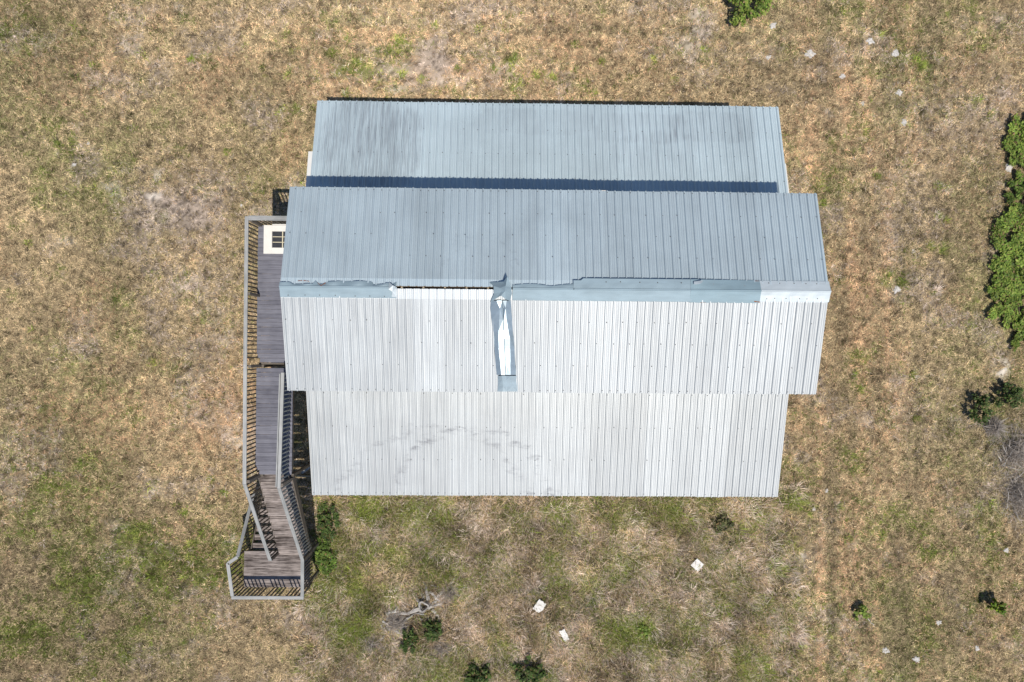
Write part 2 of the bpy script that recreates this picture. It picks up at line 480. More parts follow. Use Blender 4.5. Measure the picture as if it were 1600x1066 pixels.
def fields(x, y):
    u, w = to_ref(x, y)
    wob = 26 * (fbm(x, y, 1.6, 5) - 0.5)
    wob2 = 26 * (fbm(x, y, 1.6, 9) - 0.5)
    uu, ww = u + 2.2 * wob, w + 2.2 * wob2
    n = fbm(x, y, 3.5, 21); n2 = fbm(x, y, 0.9, 31); n3 = fbm(x, y, 0.35, 41, 3)
    green = patches(uu, ww, GREEN) * np.clip(0.25 + 2.6 * (n2 - 0.32), 0, 1.3) + 0.38 * np.clip((n2 - 0.58) * 5, 0, 1)
    olive = np.clip(0.42 + 3.2 * (n - 0.5) + 1.2 * (n2 - .5), 0, 1) * 0.85
    left = 1 / (1 + np.exp((u - 300) / 60)); right = 1 / (1 + np.exp((1330 - u) / 60))
    olive = np.clip(olive * (0.65 + 0.5 * left + 0.45 * right), 0, 1)
    orange = patches(uu, ww, ORANGE) * np.clip(0.45 + 2.2 * (n2 - 0.3), 0, 1) + 0.35 * np.clip((fbm(x, y, 2.2, 55) - .52) * 6, 0, 1)
    pink = patches(uu, ww, PINK) * np.clip(0.45 + 2.2 * (n3 - 0.3), 0, 1) + 0.45 * np.clip((fbm(x, y, 1.3, 65) - .56) * 7, 0, 1)
    sand = 1.25 * patches(.5 * u + .5 * uu, .5 * w + .5 * ww, SAND) * np.clip(0.25 + 4.0 * (n3 - 0.40), 0, 1) + 0.30 * np.clip((n3 - 0.70) * 8, 0, 1) * np.clip((n2 - .5) * 6, 0, 1)
    weed = 1 / (1 + np.exp(-(uu - 490) / 12)) / (1 + np.exp((uu + 40 * (n - .5) - 1215) / 32)) / (1 + np.exp(-(w - 765) / 8))
    a1 = vn(x, y, 0.13, 81); a2 = vn(x, y, 0.075, 91)
    voids = weed * np.clip((fbm(x, y, .38, 151, 2) - .60) * 9, 0, 1)
    pit = np.clip((vn(x, y, 0.105, 95) * 0.6 + vn(x, y, 0.06, 97) * 0.4 - 0.58) * 8, 0, 1)
    mot = (0.78 + 0.44 * a1) * (0.80 + 0.40 * a2) * (0.74 + 0.52 * n2) * (1 - 0.62 * pit)
    bare = patches(u, w, BARE)
    sv = vn(x, y * 0.06, 0.42, 111) * .6 + vn(x, y * .05, .2, 113) * .4          # mower and wheel streaks
    sh = vn(x * 0.06, y, 0.42, 115) * .6 + vn(x * .05, y, .2, 117) * .4
    kv = np.exp(-((u - 1345) / 110) ** 2); kh = 1 / (1 + np.exp((w - 150) / 14)) * np.exp(-((u - 780) / 420) ** 2)
    trk = 0
    for (tu, sl2, wd) in ((1278, .02, 11), (1338, .03, 13), (1362, .03, 8)):
        trk = trk + np.exp(-((u + 10 * (n - .5) - tu - sl2 * (w - 600)) / wd) ** 2) * np.clip((w - 150) / 250, 0, 1)
    st = kv * (sv - .5) + kh * (sh - .5) + .19 * trk * (0.5 + n2)
    orange = orange + np.clip(st, 0, 1) * 2.2
    macro = (1 - 0.26 * patches(uu, ww, DARKP)) * (1 + 0.75 * st) * (0.80 + 0.40 * fbm(x, y, 2.6, 121)) * (0.89 + .24 * fbm(x, y, .7, 125, 3))
    mot = mot * macro * (1 - .55 * voids)
    olive = olive * (1 - .75 * weed); pink = pink + weed * 0.75 * np.clip((fbm(x, y, .45, 131, 2) - .42) * 6, 0, 1)
    green = green * (1 - .2 * weed) + weed * 0.5 * np.clip((fbm(x, y, 0.5, 75, 2) - 0.56) * 9, 0, 1)
    return dict(mot=mot, bare=bare, u=u, w=w, green=np.clip(green, 0, 1), olive=olive, orange=np.clip(orange, 0, 1), pink=np.clip(pink, 0, 1), sand=np.clip(sand, 0, 1), weed=weed, n=n, n2=n2, n3=n3)


C_STRAW = np.array((0.455, 0.358, 0.218)); C_OLIVE = np.array((0.300, 0.270, 0.135)); C_GREEN = np.array((0.135, 0.165, 0.040))
C_ORANGE = np.array((0.46, 0.305, 0.185)); C_PINK = np.array((0.465, 0.385, 0.325)); C_SAND = np.array((0.62, 0.575, 0.51)); C_DARK = np.array((0.15, 0.11, 0.06))


def lerp(a, b, t): return a + (b - a) * t[..., None]


def ground_col(F):
    c = np.broadcast_to(C_STRAW, F['u'].shape + (3,)).copy()
    c = lerp(c, C_OLIVE, F['olive'] * 0.85)
    c = lerp(c, C_ORANGE, F['orange'] * 0.75)
    c = lerp(c, C_PINK, F['pink'] * 0.8)
    c = lerp(c, C_GREEN * 1.1, F['green'] * 0.7)
    c = lerp(c, C_SAND, F['sand'] * 0.9)
    c *= ((0.74 + 0.55 * F['sand'] + 0.30 * F['pink'] + 0.2 * F['orange']) * F['mot'] * (1 - .2 * F['weed']))[..., None]
    return c


# ------------------------------------------------------------------ ground: one sheet to the horizon
def axis_coords(lo, hi, step):
    inner = np.arange(lo, hi + step / 2, step)
    ext = np.array([1, 3, 7, 15, 30, 60, 120, 240, 480, 900.0])
    return np.concatenate([(lo - ext)[::-1], inner, hi + ext])


gx = axis_coords(-22.5, 23.5, 0.11); gy = axis_coords(-16, 16.5, 0.11)
GX, GY = np.meshgrid(gx, gy, indexing='ij')


def ground_z(x, y):
    return 0.05 * (fbm(x, y, 2.0, 61) - 0.5) + 0.03 * (fbm(x, y, 0.45, 71, 2) - 0.5)


inside = (GX > -23) & (GX < 24) & (GY > -16.5) & (GY < 17)
FG = fields(GX.ravel(), GY.ravel())
gz = np.where(inside, ground_z(GX, GY), 0.0)
gv = np.stack([GX, GY, gz], -1).reshape(-1, 3)
I = np.arange(len(gx) * len(gy)).reshape(len(gx), len(gy))
gq = np.stack([I[:-1, :-1], I[1:, :-1], I[1:, 1:], I[:-1, 1:]], -1).reshape(-1, 4)
gm = big_mesh('ground', gv, gq, ground_col(FG))
gm.polygons.foreach_set('use_smooth', np.ones(len(gq), bool))
tag(link('ground', gm, M_GROUND), kind='structure')

# ------------------------------------------------------------------ barn
X0, X1 = -6.223, 9.317
NE_Y, SE_Y, EAVE_Z = 4.68, -1.28, 6.23        # eaves of the raised middle
NL_Y, SL_Y, LOW_Z = 8.267, -4.906, 3.43       # low eaves of the lean-tos
SN = (4.21 - 3.39) / (8.267 - 5.204)          # lean-to falls
LNZ = lambda y: 3.39 + SN * (NL_Y - y)
LSZ = lambda y: 3.464 + 0.2405 * (y - SL_Y)
WX0, WX1 = X0 + 0.28, X1 - 0.28
WN, WS = NE_Y - 0.32, SE_Y + 0.32
WNL, WSL = NL_Y - 0.25, SL_Y + 0.25

barn = thing('metal_roofed_barn', 'long barn with raised middle gable and lean-tos under ribbed grey metal roofing', 'barn', (1.5, 1.7, 0))
BO = -Vector(barn.location)


def bl(p): return Vector(p) + BO


PW = 15.54 / 17


def panel_mesh(L, mat, seed):
    """one 36-inch sheet: four high ribs with two low ones between each; x across, y down the slope"""
    prof = [(-0.012, 0.0)]
    for k in range(4):
        c = 0.0571 + 0.2286 * k
        prof += [(c - 0.036, 0.0), (c - 0.012, 0.042), (c + 0.012, 0.042), (c + 0.036, 0.0)]
        for q in (0.0855, 0.143):
            prof += [(c + q - 0.019, 0.0), (c + q - 0.007, 0.011), (c + q + 0.007, 0.011), (c + q + 0.019, 0.0)]
    prof.append((PW + 0.010, 0.0))
    prof = [p for p in prof if p[0] <= PW + 0.011]
    v = []; f = []
    rows = 5
    r = random.Random(seed)
    for j in range(rows):
        y = L * j / (rows - 1)
        for (x, z) in prof:
            v.append((x, -y, z + (r.uniform(-0.0012, 0.0012) if 0 < j < rows - 1 else 0)))
    n = len(prof)
    for j in range(rows - 1):
        for i in range(n - 1):
            f.append((j * n + i, (j + 1) * n + i, (j + 1) * n + i + 1, j * n + i + 1))
    me = pydata('roof_panel', v, f)
    me.materials.append(mat)
    return me


def screws_mesh(pts, r=0.0145):
    v = []; f = []
    for (x, y, z) in pts:
        b = len(v)
        for k in range(6):
            a = k * math.pi / 3
            v.append((x + r * math.cos(a), y + r * math.sin(a), z))
        for k in range(6):
            a = k * math.pi / 3
            v.append((x + 0.6 * r * math.cos(a), y + 0.6 * r * math.sin(a), z + 0.010))
        f.append(tuple(range(b + 6, b + 12)))
        for k in range(6):
            f.append((b + k, b + (k + 1) % 6, b + 6 + (k + 1) % 6, b + 6 + k))
    return pydata('screws', v, f)


def roof_slope(y_top, z_top, y_bot, z_bot, mat, rows, eave_first, lengthen=None):
    """a slope: timber deck + 17 sheets + screws. local frame: x east along the eave, -y down the slope"""
    dy, dz = y_bot - y_top, z_bot - z_top
    L = math.hypot(dy, dz)
    down = Vector((0, dy, dz)).normalized()
    ex = Vector((1, 0, 0)) if dy < 0 else Vector((-1, 0, 0))
    ey = -down
    ez = ex.cross(ey)
    M = Matrix((ex, ey, ez)).transposed().to_4x4()
    org = Vector((X0 if dy < 0 else X1, y_top, z_top))
    # timber deck under the sheets (a slab 3 cm below the sheet)
    v = []
    for zz in (-0.012, -0.05):
        for (xx, yy) in ((0.06, 0), (15.48, 0), (15.48, -L + 0.06), (0.06, -L + 0.06)):
            v.append((xx, yy, zz))
    me = pydata('roof_deck', v, [(0, 3, 2, 1), (4, 5, 6, 7), (0, 1, 5, 4), (1, 2, 6, 5), (2, 3, 7, 6), (3, 0, 4, 7)])
    sl = link('roof_slope', me, M_DARKWOOD, barn)
    sl.matrix_local = Matrix.Translation(org + BO) @ M
    meshes = [panel_mesh(L, mat, 5 + k) for k in range(3)]
    for i in range(17):
        o = link('roof_panel', meshes[i % 3], None, sl)
        jx = rnd.uniform(-0.002, 0.002)
        ln = 1 + rnd.uniform(-0.0022, 0.0022)
        if lengthen: ln += lengthen(i) / L
        o.location = (i * PW + jx, 0, 0.002 + (i % 2) * 0.0025)
        o.rotation_euler = (0, rnd.uniform(-0.0022, 0.0022), rnd.uniform(-0.0006, 0.0006))
        o.scale = (1, ln, 1)
    pts = []
    for ri, fr in enumerate(rows):
        for k in range(68):
            edge = fr > 0.95
            if edge:
                if rnd.random() < 0.12: continue
            else:
                if (k + ri) % 2 or rnd.random() < 0.35: continue
            x = (k // 4) * PW + 0.0571 + 0.2286 * (k % 4)
            if not edge: x += rnd.choice((0, 0, 0.04))
            pts.append((x, -L * fr + rnd.uniform(-0.012, 0.012), 0.043))
    tag(link('roof_screws', screws_mesh(pts), M_SCREW, sl), kind='stuff')
    return sl


RG = 0.032                                     # half of the open slot along the ridge
roof_slope(RIDGE_Y + RG, RIDGE_Z - RG * .266, NE_Y, EAVE_Z, M_MAIN, (0.30, 0.52, 0.74, 0.975), 1, lambda i: 0.018 if i >= 7 else 0.0)
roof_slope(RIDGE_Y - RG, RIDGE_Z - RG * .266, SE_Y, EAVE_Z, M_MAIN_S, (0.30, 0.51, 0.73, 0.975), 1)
roof_slope(WN + 0.02, LNZ(WN + .02), NL_Y, LNZ(NL_Y), M_LEAN_N, (0.30, 0.52, 0.74, 0.975), 1)
roof_slope(WS - 0.02, LSZ(WS - .02), SL_Y, LSZ(SL_Y), M_LEAN_S, (0.12, 0.40, 0.68, 0.975), 1)

# ridge timbers seen through the slot
box('ridge_beam', M_DARKWOOD, barn, bl((1.547, RIDGE_Y, 6.72)), (15.0, 0.09, 0.2))
xk = X0 + 0.35
while xk < X1 - 0.2:
    box('rafter', M_SCRAP, barn, bl((xk, RIDGE_Y, 6.93)), (0.05, 0.30, 0.09))
    xk += 0.61


# walls
def wall_poly(name, poly, x, thick, parent=barn):
    v = [bl((x, y, z)) for y, z in poly] + [bl((x + thick, y, z)) for y, z in poly]
    n = len(poly)
    f = [tuple(range(n)), tuple(range(n, 2 * n))[::-1]] + [(i, (i + 1) % n, n + (i + 1) % n, n + i)[::-1] for i in range(n)]
    return link(name, pydata(name, v, f), M_SIDING, parent)


gable = [(WSL, -0.1), (WNL, -0.1), (WNL, LNZ(WNL) - 0.08), (WN, LNZ(WN) - 0.08), (WN, EAVE_Z + 0.0), (RIDGE_Y, RIDGE_Z - 0.10), (WS, EAVE_Z + 0.0), (WS, LSZ(WS) - 0.08), (WSL, LSZ(WSL) - 0.08)]
west_wall = wall_poly('wall', gable, WX0, 0.1)
wall_poly('wall', gable, WX1 - 0.1, 0.1)
for y, z0, z1 in ((WNL - 0.05, -0.1, LNZ(WNL) - 0.10), (WSL + 0.05, -0.1, LSZ(WSL) - 0.10), (WN - 0.06, LNZ(WN) - 0.3, EAVE_Z + 0.0), (WS + 0.06, LSZ(WS) - 0.3, EAVE_Z + 0.0)):
    box('wall', M_SIDING, barn, bl(((WX0 + WX1) / 2, y, (z0 + z1) / 2)), (WX1 - WX0 - 0.21, 0.1, z1 - z0), bevel=0)
# upper entrance door behind the deck
dr = box('door', M_WHITE, barn, bl((WX0 - 0.03, 1.3, 5.02)), (0.05, 0.92, 2.0))
box('door_handle', M_SCREW, dr, (-0.05, 0.38, 0.0), (0.06, 0.04, 0.04))
# trim along the open ends of the sheets
for yt, zt, yb, zb, w in ((RIDGE_Y, RIDGE_Z, NE_Y, EAVE_Z, .03), (RIDGE_Y, RIDGE_Z, SE_Y, EAVE_Z, .03), (WS, LSZ(WS), SL_Y, LSZ(SL_Y), .03), (WN, LNZ(WN), NL_Y, LNZ(NL_Y), .03)):
    for xs in (X0 + 0.035, X1 - 0.035):
        beam('rake_trim', M_SIDING, barn, bl((xs, yt, zt - 0.115)), bl((xs, yb, zb - 0.115)), w, 0.12)
beam('rake_trim', M_WHITE, barn, bl((X0 - 0.045, 4.6, LNZ(4.6) - 0.03)), bl((X0 - 0.075, 6.42, LNZ(6.42) - 0.03)), 0.16, 0.03)
beam('rake_trim', M_WHITE, barn, bl((X1 + 0.02, 4.6, LNZ(4.6) - 0.03)), bl((X1 + 0.02, 6.2, LNZ(6.2) - 0.03)), 0.07, 0.03)
beam('lit_eave_sliver', M_WHITE, barn, bl((2.05, NE_Y + 0.012, EAVE_Z - 0.03)), bl((3.1, NE_Y + 0.012, EAVE_Z - 0.03)), 0.03, 0.02)  # added white strip standing for a sunlit sliver at the eave


# ---- ridge caps
def zr(y): return RIDGE_Z - 0.266 * abs(y - RIDGE_Y)


def sheet(name, rows, mat, parent=barn, thick=0.002, label=None):
    """rows: list of polylines of equal length -> a thin sheet with real thickness"""
    n = len(rows[0]); m = len(rows)
    top = [bl(p) if parent is barn else Vector(p) for r in rows for p in r]
    v = top + [p - Vector((0, 0, thick)) for p in top]
    N = n * m
    f = []
    for j in range(m - 1):
        for i in range(n - 1):
            q = (j * n + i, j * n + i + 1, (j + 1) * n + i + 1, (j + 1) * n + i)
            f.append(q); f.append(tuple(k + N for k in q)[::-1])
    ring = [i for i in range(n)] + [j * n + n - 1 for j in range(1, m)] + [(m - 1) * n + i for i in range(n - 2, -1, -1)] + [j * n for j in range(m - 2, 0, -1)]
    for a, b in zip(ring, ring[1:] + ring[:1]):
        f.append((a, a + N, b + N, b))
    me = pydata(name, v, f)
    o = link(name, me, mat, parent)
    bm = bmesh.new(); bm.from_mesh(me); bmesh.ops.recalc_face_normals(bm, faces=bm.faces); bm.to_mesh(me); bm.free()
    if label: o['label'] = label
    return o


def cap(xa, xb, south, north, mat, lift_s=0.035, lift_n=0.035, jag=None, label=None, step=0.07, peak=0.075):
    n = max(2, int(abs(xb - xa) / step))
    rows = []
    for i in range(n + 1):
        x = xa + (xb - xa) * i / n
        wn_ = north(x) if callable(north) else north
        ln_ = lift_n(x) if callable(lift_n) else lift_n
        ys, yn = RIDGE_Y - south + rnd.uniform(-.002, .002), RIDGE_Y + wn_
        wv = 0.004 * math.sin(x * 7.3) + 0.003 * math.sin(x * 17.1 + 1)
        rows.append([(x, ys - 0.004, zr(ys) + 0.012), (x, ys, zr(ys) + lift_s + wv * 0.5), (x, RIDGE_Y - south * 0.45, zr(RIDGE_Y - south * .45) + lift_s * 0.45 + peak * .55 + wv),
                     (x, RIDGE_Y - 0.036, RIDGE_Z + peak - 0.006), (x, RIDGE_Y - 0.024, RIDGE_Z + peak + 0.022), (x, RIDGE_Y + 0.008, RIDGE_Z + peak + 0.022), (x, RIDGE_Y + 0.016, RIDGE_Z + peak - 0.006), (x, (RIDGE_Y + 0.012 + yn) / 2, (RIDGE_Z + peak + zr(yn) + ln_) / 2 + wv), (x, yn, zr(yn) + ln_ + wv)])
    return sheet('ridge_cap', rows, mat, label=label)


def step_jag(x, base, amp, sc, seed):
    r = random.Random(int(math.floor(x / sc)) * 31 + seed)
    return base + amp * r.choice((0, 0, 1, 1, 0.8, 0.45))


xc = lambda u: at(u, 452, 7.07).x
cap(xc(436.5), xc(619), 0.300, lambda x: step_jag(x, 0.075, 0.085, 0.33, 3) - (0.07 if abs(x - xc(502)) < .12 else 0), M_CAP, 0.05, lambda x: 0.055 + 0.03 * math.sin(x * 9), label='torn ridge cap with jagged rusty upper edge')
cap(xc(801), xc(897), 0.33, lambda x: 0.05 + 0.06 * abs(math.sin((x - .2) * 2.6)) + 0.02, M_CAP, 0.05, 0.07)
cap(xc(896), xc(1082), 0.33, lambda x: 0.30 if x > 2.25 else 0.24, M_CAP, 0.05, lambda x: 0.125 - 0.004 * abs(x - 3.5), label='ridge cap with its upper flange lifted off the roof')
cap(xc(1079), xc(1189), 0.345, 0.30, M_CAPR, 0.045, lambda x: max(0.035, 0.125 - 0.055 * (x - 5.4)), peak=0.085)
cap(xc(1186), X1 + 0.03, 0.30, 0.29, M_CAPN, 0.032, 0.032, label='newer bright ridge cap at the gable end')
# fixings along the caps that are still nailed down
def cap_screws(ua, ub, off, h, n):
    pts = []
    for k in range(n):
        x = xc(ua + (ub - ua) * (k + .5 + rnd.uniform(-.2, .2)) / n)
        y = RIDGE_Y + off + rnd.uniform(-.01, .01)
        p = bl((x, y, zr(y) + h))
        pts.append((p.x, p.y, p.z))
    tag(link('cap_screws', screws_mesh(pts, .016), M_SCREW, barn), kind='stuff')
cap_screws(1190, 1290, -0.22, 0.048, 6)
cap_screws(1190, 1290, 0.22, 0.046, 5)
cap_screws(930, 1075, 0.20, 0.116, 5)
cap_screws(440, 615, -0.25, 0.058, 7)
# rust along the torn left cap and the patched right one
def rust_strip(name, pts, w, zoff=0.0):
    v = []; f = []
    for (x, y, z) in pts:
        a = w * rnd.uniform(0.4, 1.2)
        v += [bl((x, y - a, z + zoff)), bl((x, y + a, z + zoff)), bl((x, y, z + zoff + 0.004))]
    for i in range(len(pts) - 1):
        b = i * 3
        f += [(b, b + 3, b + 5, b + 2), (b + 2, b + 5, b + 4, b + 1)]
    link(name, pydata(name, v, f), M_RUST, barn)
rust_strip('rust_streak', [(xc(490) + i * .08, RIDGE_Y, RIDGE_Z + 0.078) for i in range(8)], 0.007)
rust_strip('rust_streak', [(xc(464) + i * .08, RIDGE_Y + 0.155 + .01 * math.sin(i), RIDGE_Z - 0.012) for i in range(5)], 0.010)
rust_strip('rust_streak', [(xc(496) + .035 * i, RIDGE_Y + 0.10 - .028 * i, RIDGE_Z + 0.022 + .019 * i) for i in range(4)], 0.016)
rust_strip('rust_streak', [(xc(502) + .035 * i, RIDGE_Y + 0.02 + .028 * i, RIDGE_Z + 0.078 - .019 * i) for i in range(4)], 0.014)
rust_strip('rust_streak', [(xc(1180) + .04 * i, RIDGE_Y - 0.30 - .006 * i, RIDGE_Z - 0.027) for i in range(5)], 0.022, 0.0)
rust_strip('rust_streak', [(xc(1096) + .05 * i, RIDGE_Y - 0.345, RIDGE_Z - 0.047) for i in range(4)], 0.008)
rust_strip('rust_streak', [(xc(1182) + .04 * i, RIDGE_Y + 0.275, RIDGE_Z - 0.036) for i in range(4)], 0.016)
# crinkled end of the torn cap and a bright bent flap on the lifted one
def facets(name, pts, tris, mat, label=None):
    """crumpled metal from survey points (u, w, height above the roof) -> one mesh with thickness"""
    P = []
    for (u, w, h) in pts:
        h = h * 1.35
        p = at(u, w, 7.0)
        for _ in range(4):
            p = at(u, w, zr(p.y) + h)
        P.append(bl(p))
    n = len(P)
    v = P + [p - Vector((0, 0, 0.003)) for p in P]
    f = [t for t in tris] + [tuple(i + n for i in t)[::-1] for t in tris]
    o = link(name, pydata(name, v, f), mat, barn)
    if label: o['label'] = label
    return o
facets('crumpled_flap', [(608, 441, .05), (614, 446, .13), (620, 449, .05), (613, 456, .10), (619, 458, .07), (612, 464, .06), (620, 465, .05), (607, 452, .12)],
       [(0, 1, 7), (1, 2, 3), (1, 3, 7), (2, 4, 3), (3, 4, 6), (3, 6, 5)], M_CAPN)
facets('bent_flap', [(1084, 440, .13), (1099, 438, .15), (1096, 443, .17), (1085, 445, .14)], [(0, 3, 2), (0, 2, 1)], M_CAPN)
# torn knot of metal on the ridge
facets('torn_cap_knot', [(764, 441, .03), (771, 447, .10), (781, 450, .16), (787, 440, .12), (793, 431, .26), (796, 440, .20), (799, 449, .13), (800, 459, .09), (797, 470, .07), (789, 455, .24), (790, 447, .20), (783, 456, .18), (772, 459, .10),
                        (766, 473, .05), (776, 466, .15), (790, 468, .16), (783, 462, .22), (777, 441, .07)],
       [(0, 1, 17), (1, 2, 17), (17, 2, 3), (3, 2, 10), (3, 10, 4), (4, 10, 5), (5, 10, 6), (10, 9, 6), (9, 7, 6), (9, 8, 7), (2, 9, 10), (2, 11, 9), (1, 12, 2), (12, 11, 2), (12, 14, 11), (12, 13, 14), (11, 16, 9), (14, 16, 11), (16, 15, 9), (15, 8, 9)],
       M_CAP, 'torn and twisted knot of ridge metal')


# the folded strip that peeled off and hangs down the southern slope
def peeled():
    secs = [  # w, then u of: left rim, left fold, crease, right fold, right rim
        (470, 767, 776, 785, 792, 798, .05), (482, 766, 781, 786, 790, 799, .06), (500, 768, 780, 786.5, 791.5, 800, .05), (516, 770, 779.5, 787, 794, 801, .045),
        (530, 772, 779, 787.6, 797, 803, .045), (545, 772.5, 779.5, 788.2, 797, 804, .04), (565, 774, 781.5, 789, 797.5, 805, .04), (586, 776, 783.5, 790, 798, 806.5, .04)]
    rows = []
    for k, (w, a, b, c, d, e, h) in enumerate(secs):
        row = []
        for u, hh in ((a, 0.03), (b, 0.045 + h * 1.6), (c - 0.7, 0.045 + h * 1.35), (c, 0.045 + h * 0.45), (c + 0.7, 0.045 + h * 1.35), (d, 0.045 + h * 1.6), (e, 0.03)):
            p = at(u, w, 6.6)
            hh2 = hh + (rnd.uniform(-.018, .018) if 0 < k < 5 else rnd.uniform(-.004, .004))
            for _ in range(4): p = at(u, w, zr(p.y) + hh2)
            row.append(tuple(p))
        rows.append(row[::-1])
    o = sheet('peeled_cap_strip', rows, M_SHINY, label='shiny creased strip of ridge cap peeled back down the roof')
    rows = []
    for (w, a, b, c, d, e, h) in [(587.5, 777.5, 784, 790.5, 798, 808, .09), (594, 778, 785, 791, 799, 808.5, .07), (604, 778, 786, 791.5, 800, 809, .06), (612, 777, 785, 792, 800, 809, .02)]:
        row = []
        for u, hh in ((a, .035), (b, .08 + h), (c, .07 + h * .2), (d, .08 + h), (e, .04)):
            p = at(u, w, 6.4)
            hh2 = hh + rnd.uniform(-.012, .012)
            for _ in range(4): p = at(u, w, zr(p.y) + hh2)
            row.append(tuple(p))
        rows.append(row[::-1])
    sheet('peeled_cap_end', rows, M_CAPL)


peeled()

# ------------------------------------------------------------------ deck, stairs and railings
DZ, LZ, RH = 4.0, 1.6, 0.93
stair = thing('wooden_deck_stairs', 'weathered timber upper deck with switchback stairs and baluster railings on the barn end', 'deck stairs', (-7.5, -2.0, 0))
SO = -Vector(stair.location)


def sl_(p): return Vector(p) + SO


def planks(x0, x1, ya, yb, z, mat, cut=None, w=0.140, gap=0.004, parent=None, name='deck_board'):
    y = ya
    i = 0
    while y - w > yb - 0.02:
        xl = x0 + (cut(y - w / 2) if cut else 0) + rnd.uniform(-.006, .006)
        c = ((xl + x1) / 2, y - w / 2, z - 0.019 + rnd.uniform(-.003, .003))
        L = round((x1 - xl) / 0.02) * 0.02
        box(name, mat, parent, Vector(c) + SO, (L, w, 0.038), (rnd.uniform(-.012, .012), 0, rnd.uniform(-.003, .003)), 0.005)
        y -= w + gap
        i += 1
    return y


deck1 = box('deck_joist', M_FRAME, stair, sl_((-6.98, 3.90, DZ - 0.14)), (1.88, 0.05, 0.19))
cut1 = lambda y: max(0.0, -0.25 - y) * 0.55 if y < -0.25 else 0.0
planks(-7.94, WX0 - 0.01, 3.95, -0.60, DZ, M_DECK, cut1, parent=stair)
cut2 = lambda y: max(0.0, -3.85 - y) * 0.6 if y < -3.85 else 0.0
planks(-7.94, -6.76, -0.69, -4.13, DZ, M_DECK, cut2, parent=stair)
for y in (1.6, -0.55, -0.76, -4.06):
    box('deck_joist', M_FRAME, stair, sl_((-6.98 if y > -.6 else -7.35, y, DZ - 0.14)), (1.8 if y > -.6 else 1.10, 0.05, 0.19))
for x, y0, y1 in ((-7.90, 3.9, -0.2), (-7.0, 3.9, -0.6), (-6.1, 3.9, -0.6), (-7.90, -0.7, -3.8), (-6.80, -0.7, -4.1)):
    beam('deck_beam', M_FRAME, stair, sl_((x, y0, DZ - 0.14)), sl_((x, y1, DZ - 0.14)), 0.045, 0.185)


def post(x, y, z0, z1, s=0.09):
    box('post', M_FRAME, stair, sl_((x, y, (z0 + z1) / 2)), (s, s, z1 - z0))


for x, y in ((-7.88, 3.86), (-6.3, 3.86), (-7.76, -0.63), (-6.75, -0.72), (-7.74, -4.17), (-6.75, -4.17), (-7.9, 1.65)):
    post(x, y, 0.0, DZ - 0.05)


def railing(a, b, za, zb, sp=0.132, side=Vector((0, 0, 0)), low=-0.16, capw=0.115, wide=False, skip=None, start=0.05, bmat=None):
    """cap rail from a to b (xy) with floor heights za, zb; balusters are its children"""
    A = Vector((a[0], a[1], za + RH)); B = Vector((b[0], b[1], zb + RH))
    o = beam('hand_rail', M_RAIL, stair, A + SO, B + SO, capw, 0.038)
    L = (Vector(b) - Vector(a)).length
    # second rail on edge below the cap
    s = beam('rail_board', M_RAIL, stair, A + SO - Vector((0, 0, 0.065)), B + SO - Vector((0, 0, 0.065)), 0.036, 0.085)
    inv = BEAM_M[o.name].inverted()
    sxy = Vector((b[0] - a[0], b[1] - a[1], 0)).normalized()
    nrm = Vector((-sxy.y, sxy.x, 0))
    n = int(L / sp)
    for i in range(n + 1):
        t = (start + i * sp) / L
        if t > 1 - 0.02: break
        if skip and skip(i): continue
        p = A.lerp(B, t) + side
        fl = za + (zb - za) * t
        z1 = p.z - 0.025; z0 = fl + low
        lean = rnd.uniform(-0.012, 0.012)
        M = Matrix.Translation(Vector((p.x, p.y, (z0 + z1) / 2)) + SO) @ Matrix.Rotation(math.atan2(sxy.y, sxy.x), 4, 'Z') @ Matrix.Rotation(lean, 4, 'Y')
        me = box_mesh(0.038, 0.038, round((z1 - z0) / 0.02) * 0.02, bmat or M_BAL, 0.003)
        k = link('baluster', me, None, o)
        k.matrix_local = inv @ M
    return o


# upper deck
railing((-7.965, 4.06), (-7.955, -0.55), DZ, DZ)
railing((-7.91, 4.01), (-6.3, 4.01), DZ, DZ, capw=0.15)
railing((-7.955, -0.55), (-7.93, -4.27), DZ, DZ)
railing((-6.79, -0.80), (-6.865, -4.40), DZ, DZ, capw=0.10, bmat=M_BALG)
beam('rail_board', M_RAIL, stair, sl_((-6.875, -0.84, DZ + RH - .02)), sl_((-6.95, -4.36, DZ + RH - .02)), 0.04, 0.09)
post(-7.83, -0.62, DZ - 0.2, DZ + RH - 0.03); post(-7.83, -4.20, DZ - 0.2, DZ + RH - 0.03)
post(-7.86, 3.95, DZ - 0.2, DZ + RH - 0.03); post(-6.80, -4.30, DZ - 0.2, DZ + RH - 0.03)
post(-7.89, 1.66, DZ - 0.2, DZ + RH - 0.03)
# first flight
FY0, FY1 = -4.15, -7.35
NR = 13
rise = (DZ - LZ) / NR; run = (FY0 - FY1) / (NR - 1)
for i in range(NR - 1):
    z = DZ - rise * (i + 1)
    y = FY0 - run * i
    for k in range(2):
        box('tread', M_STAIR, stair, sl_((-7.36 + rnd.uniform(-.012, .012), y - 0.068 - k * 0.137, z - 0.019 + rnd.uniform(-.003, .003))), (1.04, 0.132, 0.038), (rnd.uniform(-.015, .015), 0, rnd.uniform(-.006, .006)), 0.005)
for i in range(NR):  # boards added to let less sun through the steps; a few stay open
    if i in (5, 6, 7): continue
    box('sun_blocking_riser', M_STAIR, stair, sl_((-7.36, FY0 - run * i + 0.022, DZ - rise * (i + 0.5) - 0.024)), (1.02, 0.02, rise - 0.05), bevel=0.003)
for x in (-7.90, -6.82):
    beam('stringer', M_FRAME, stair, sl_((x, FY0, DZ - 0.28)), sl_((x, FY1, LZ - 0.10)), 0.04, 0.26)
railing((-7.93, -4.27), (-7.905, -7.38), DZ, LZ + 0.0, low=-0.1)
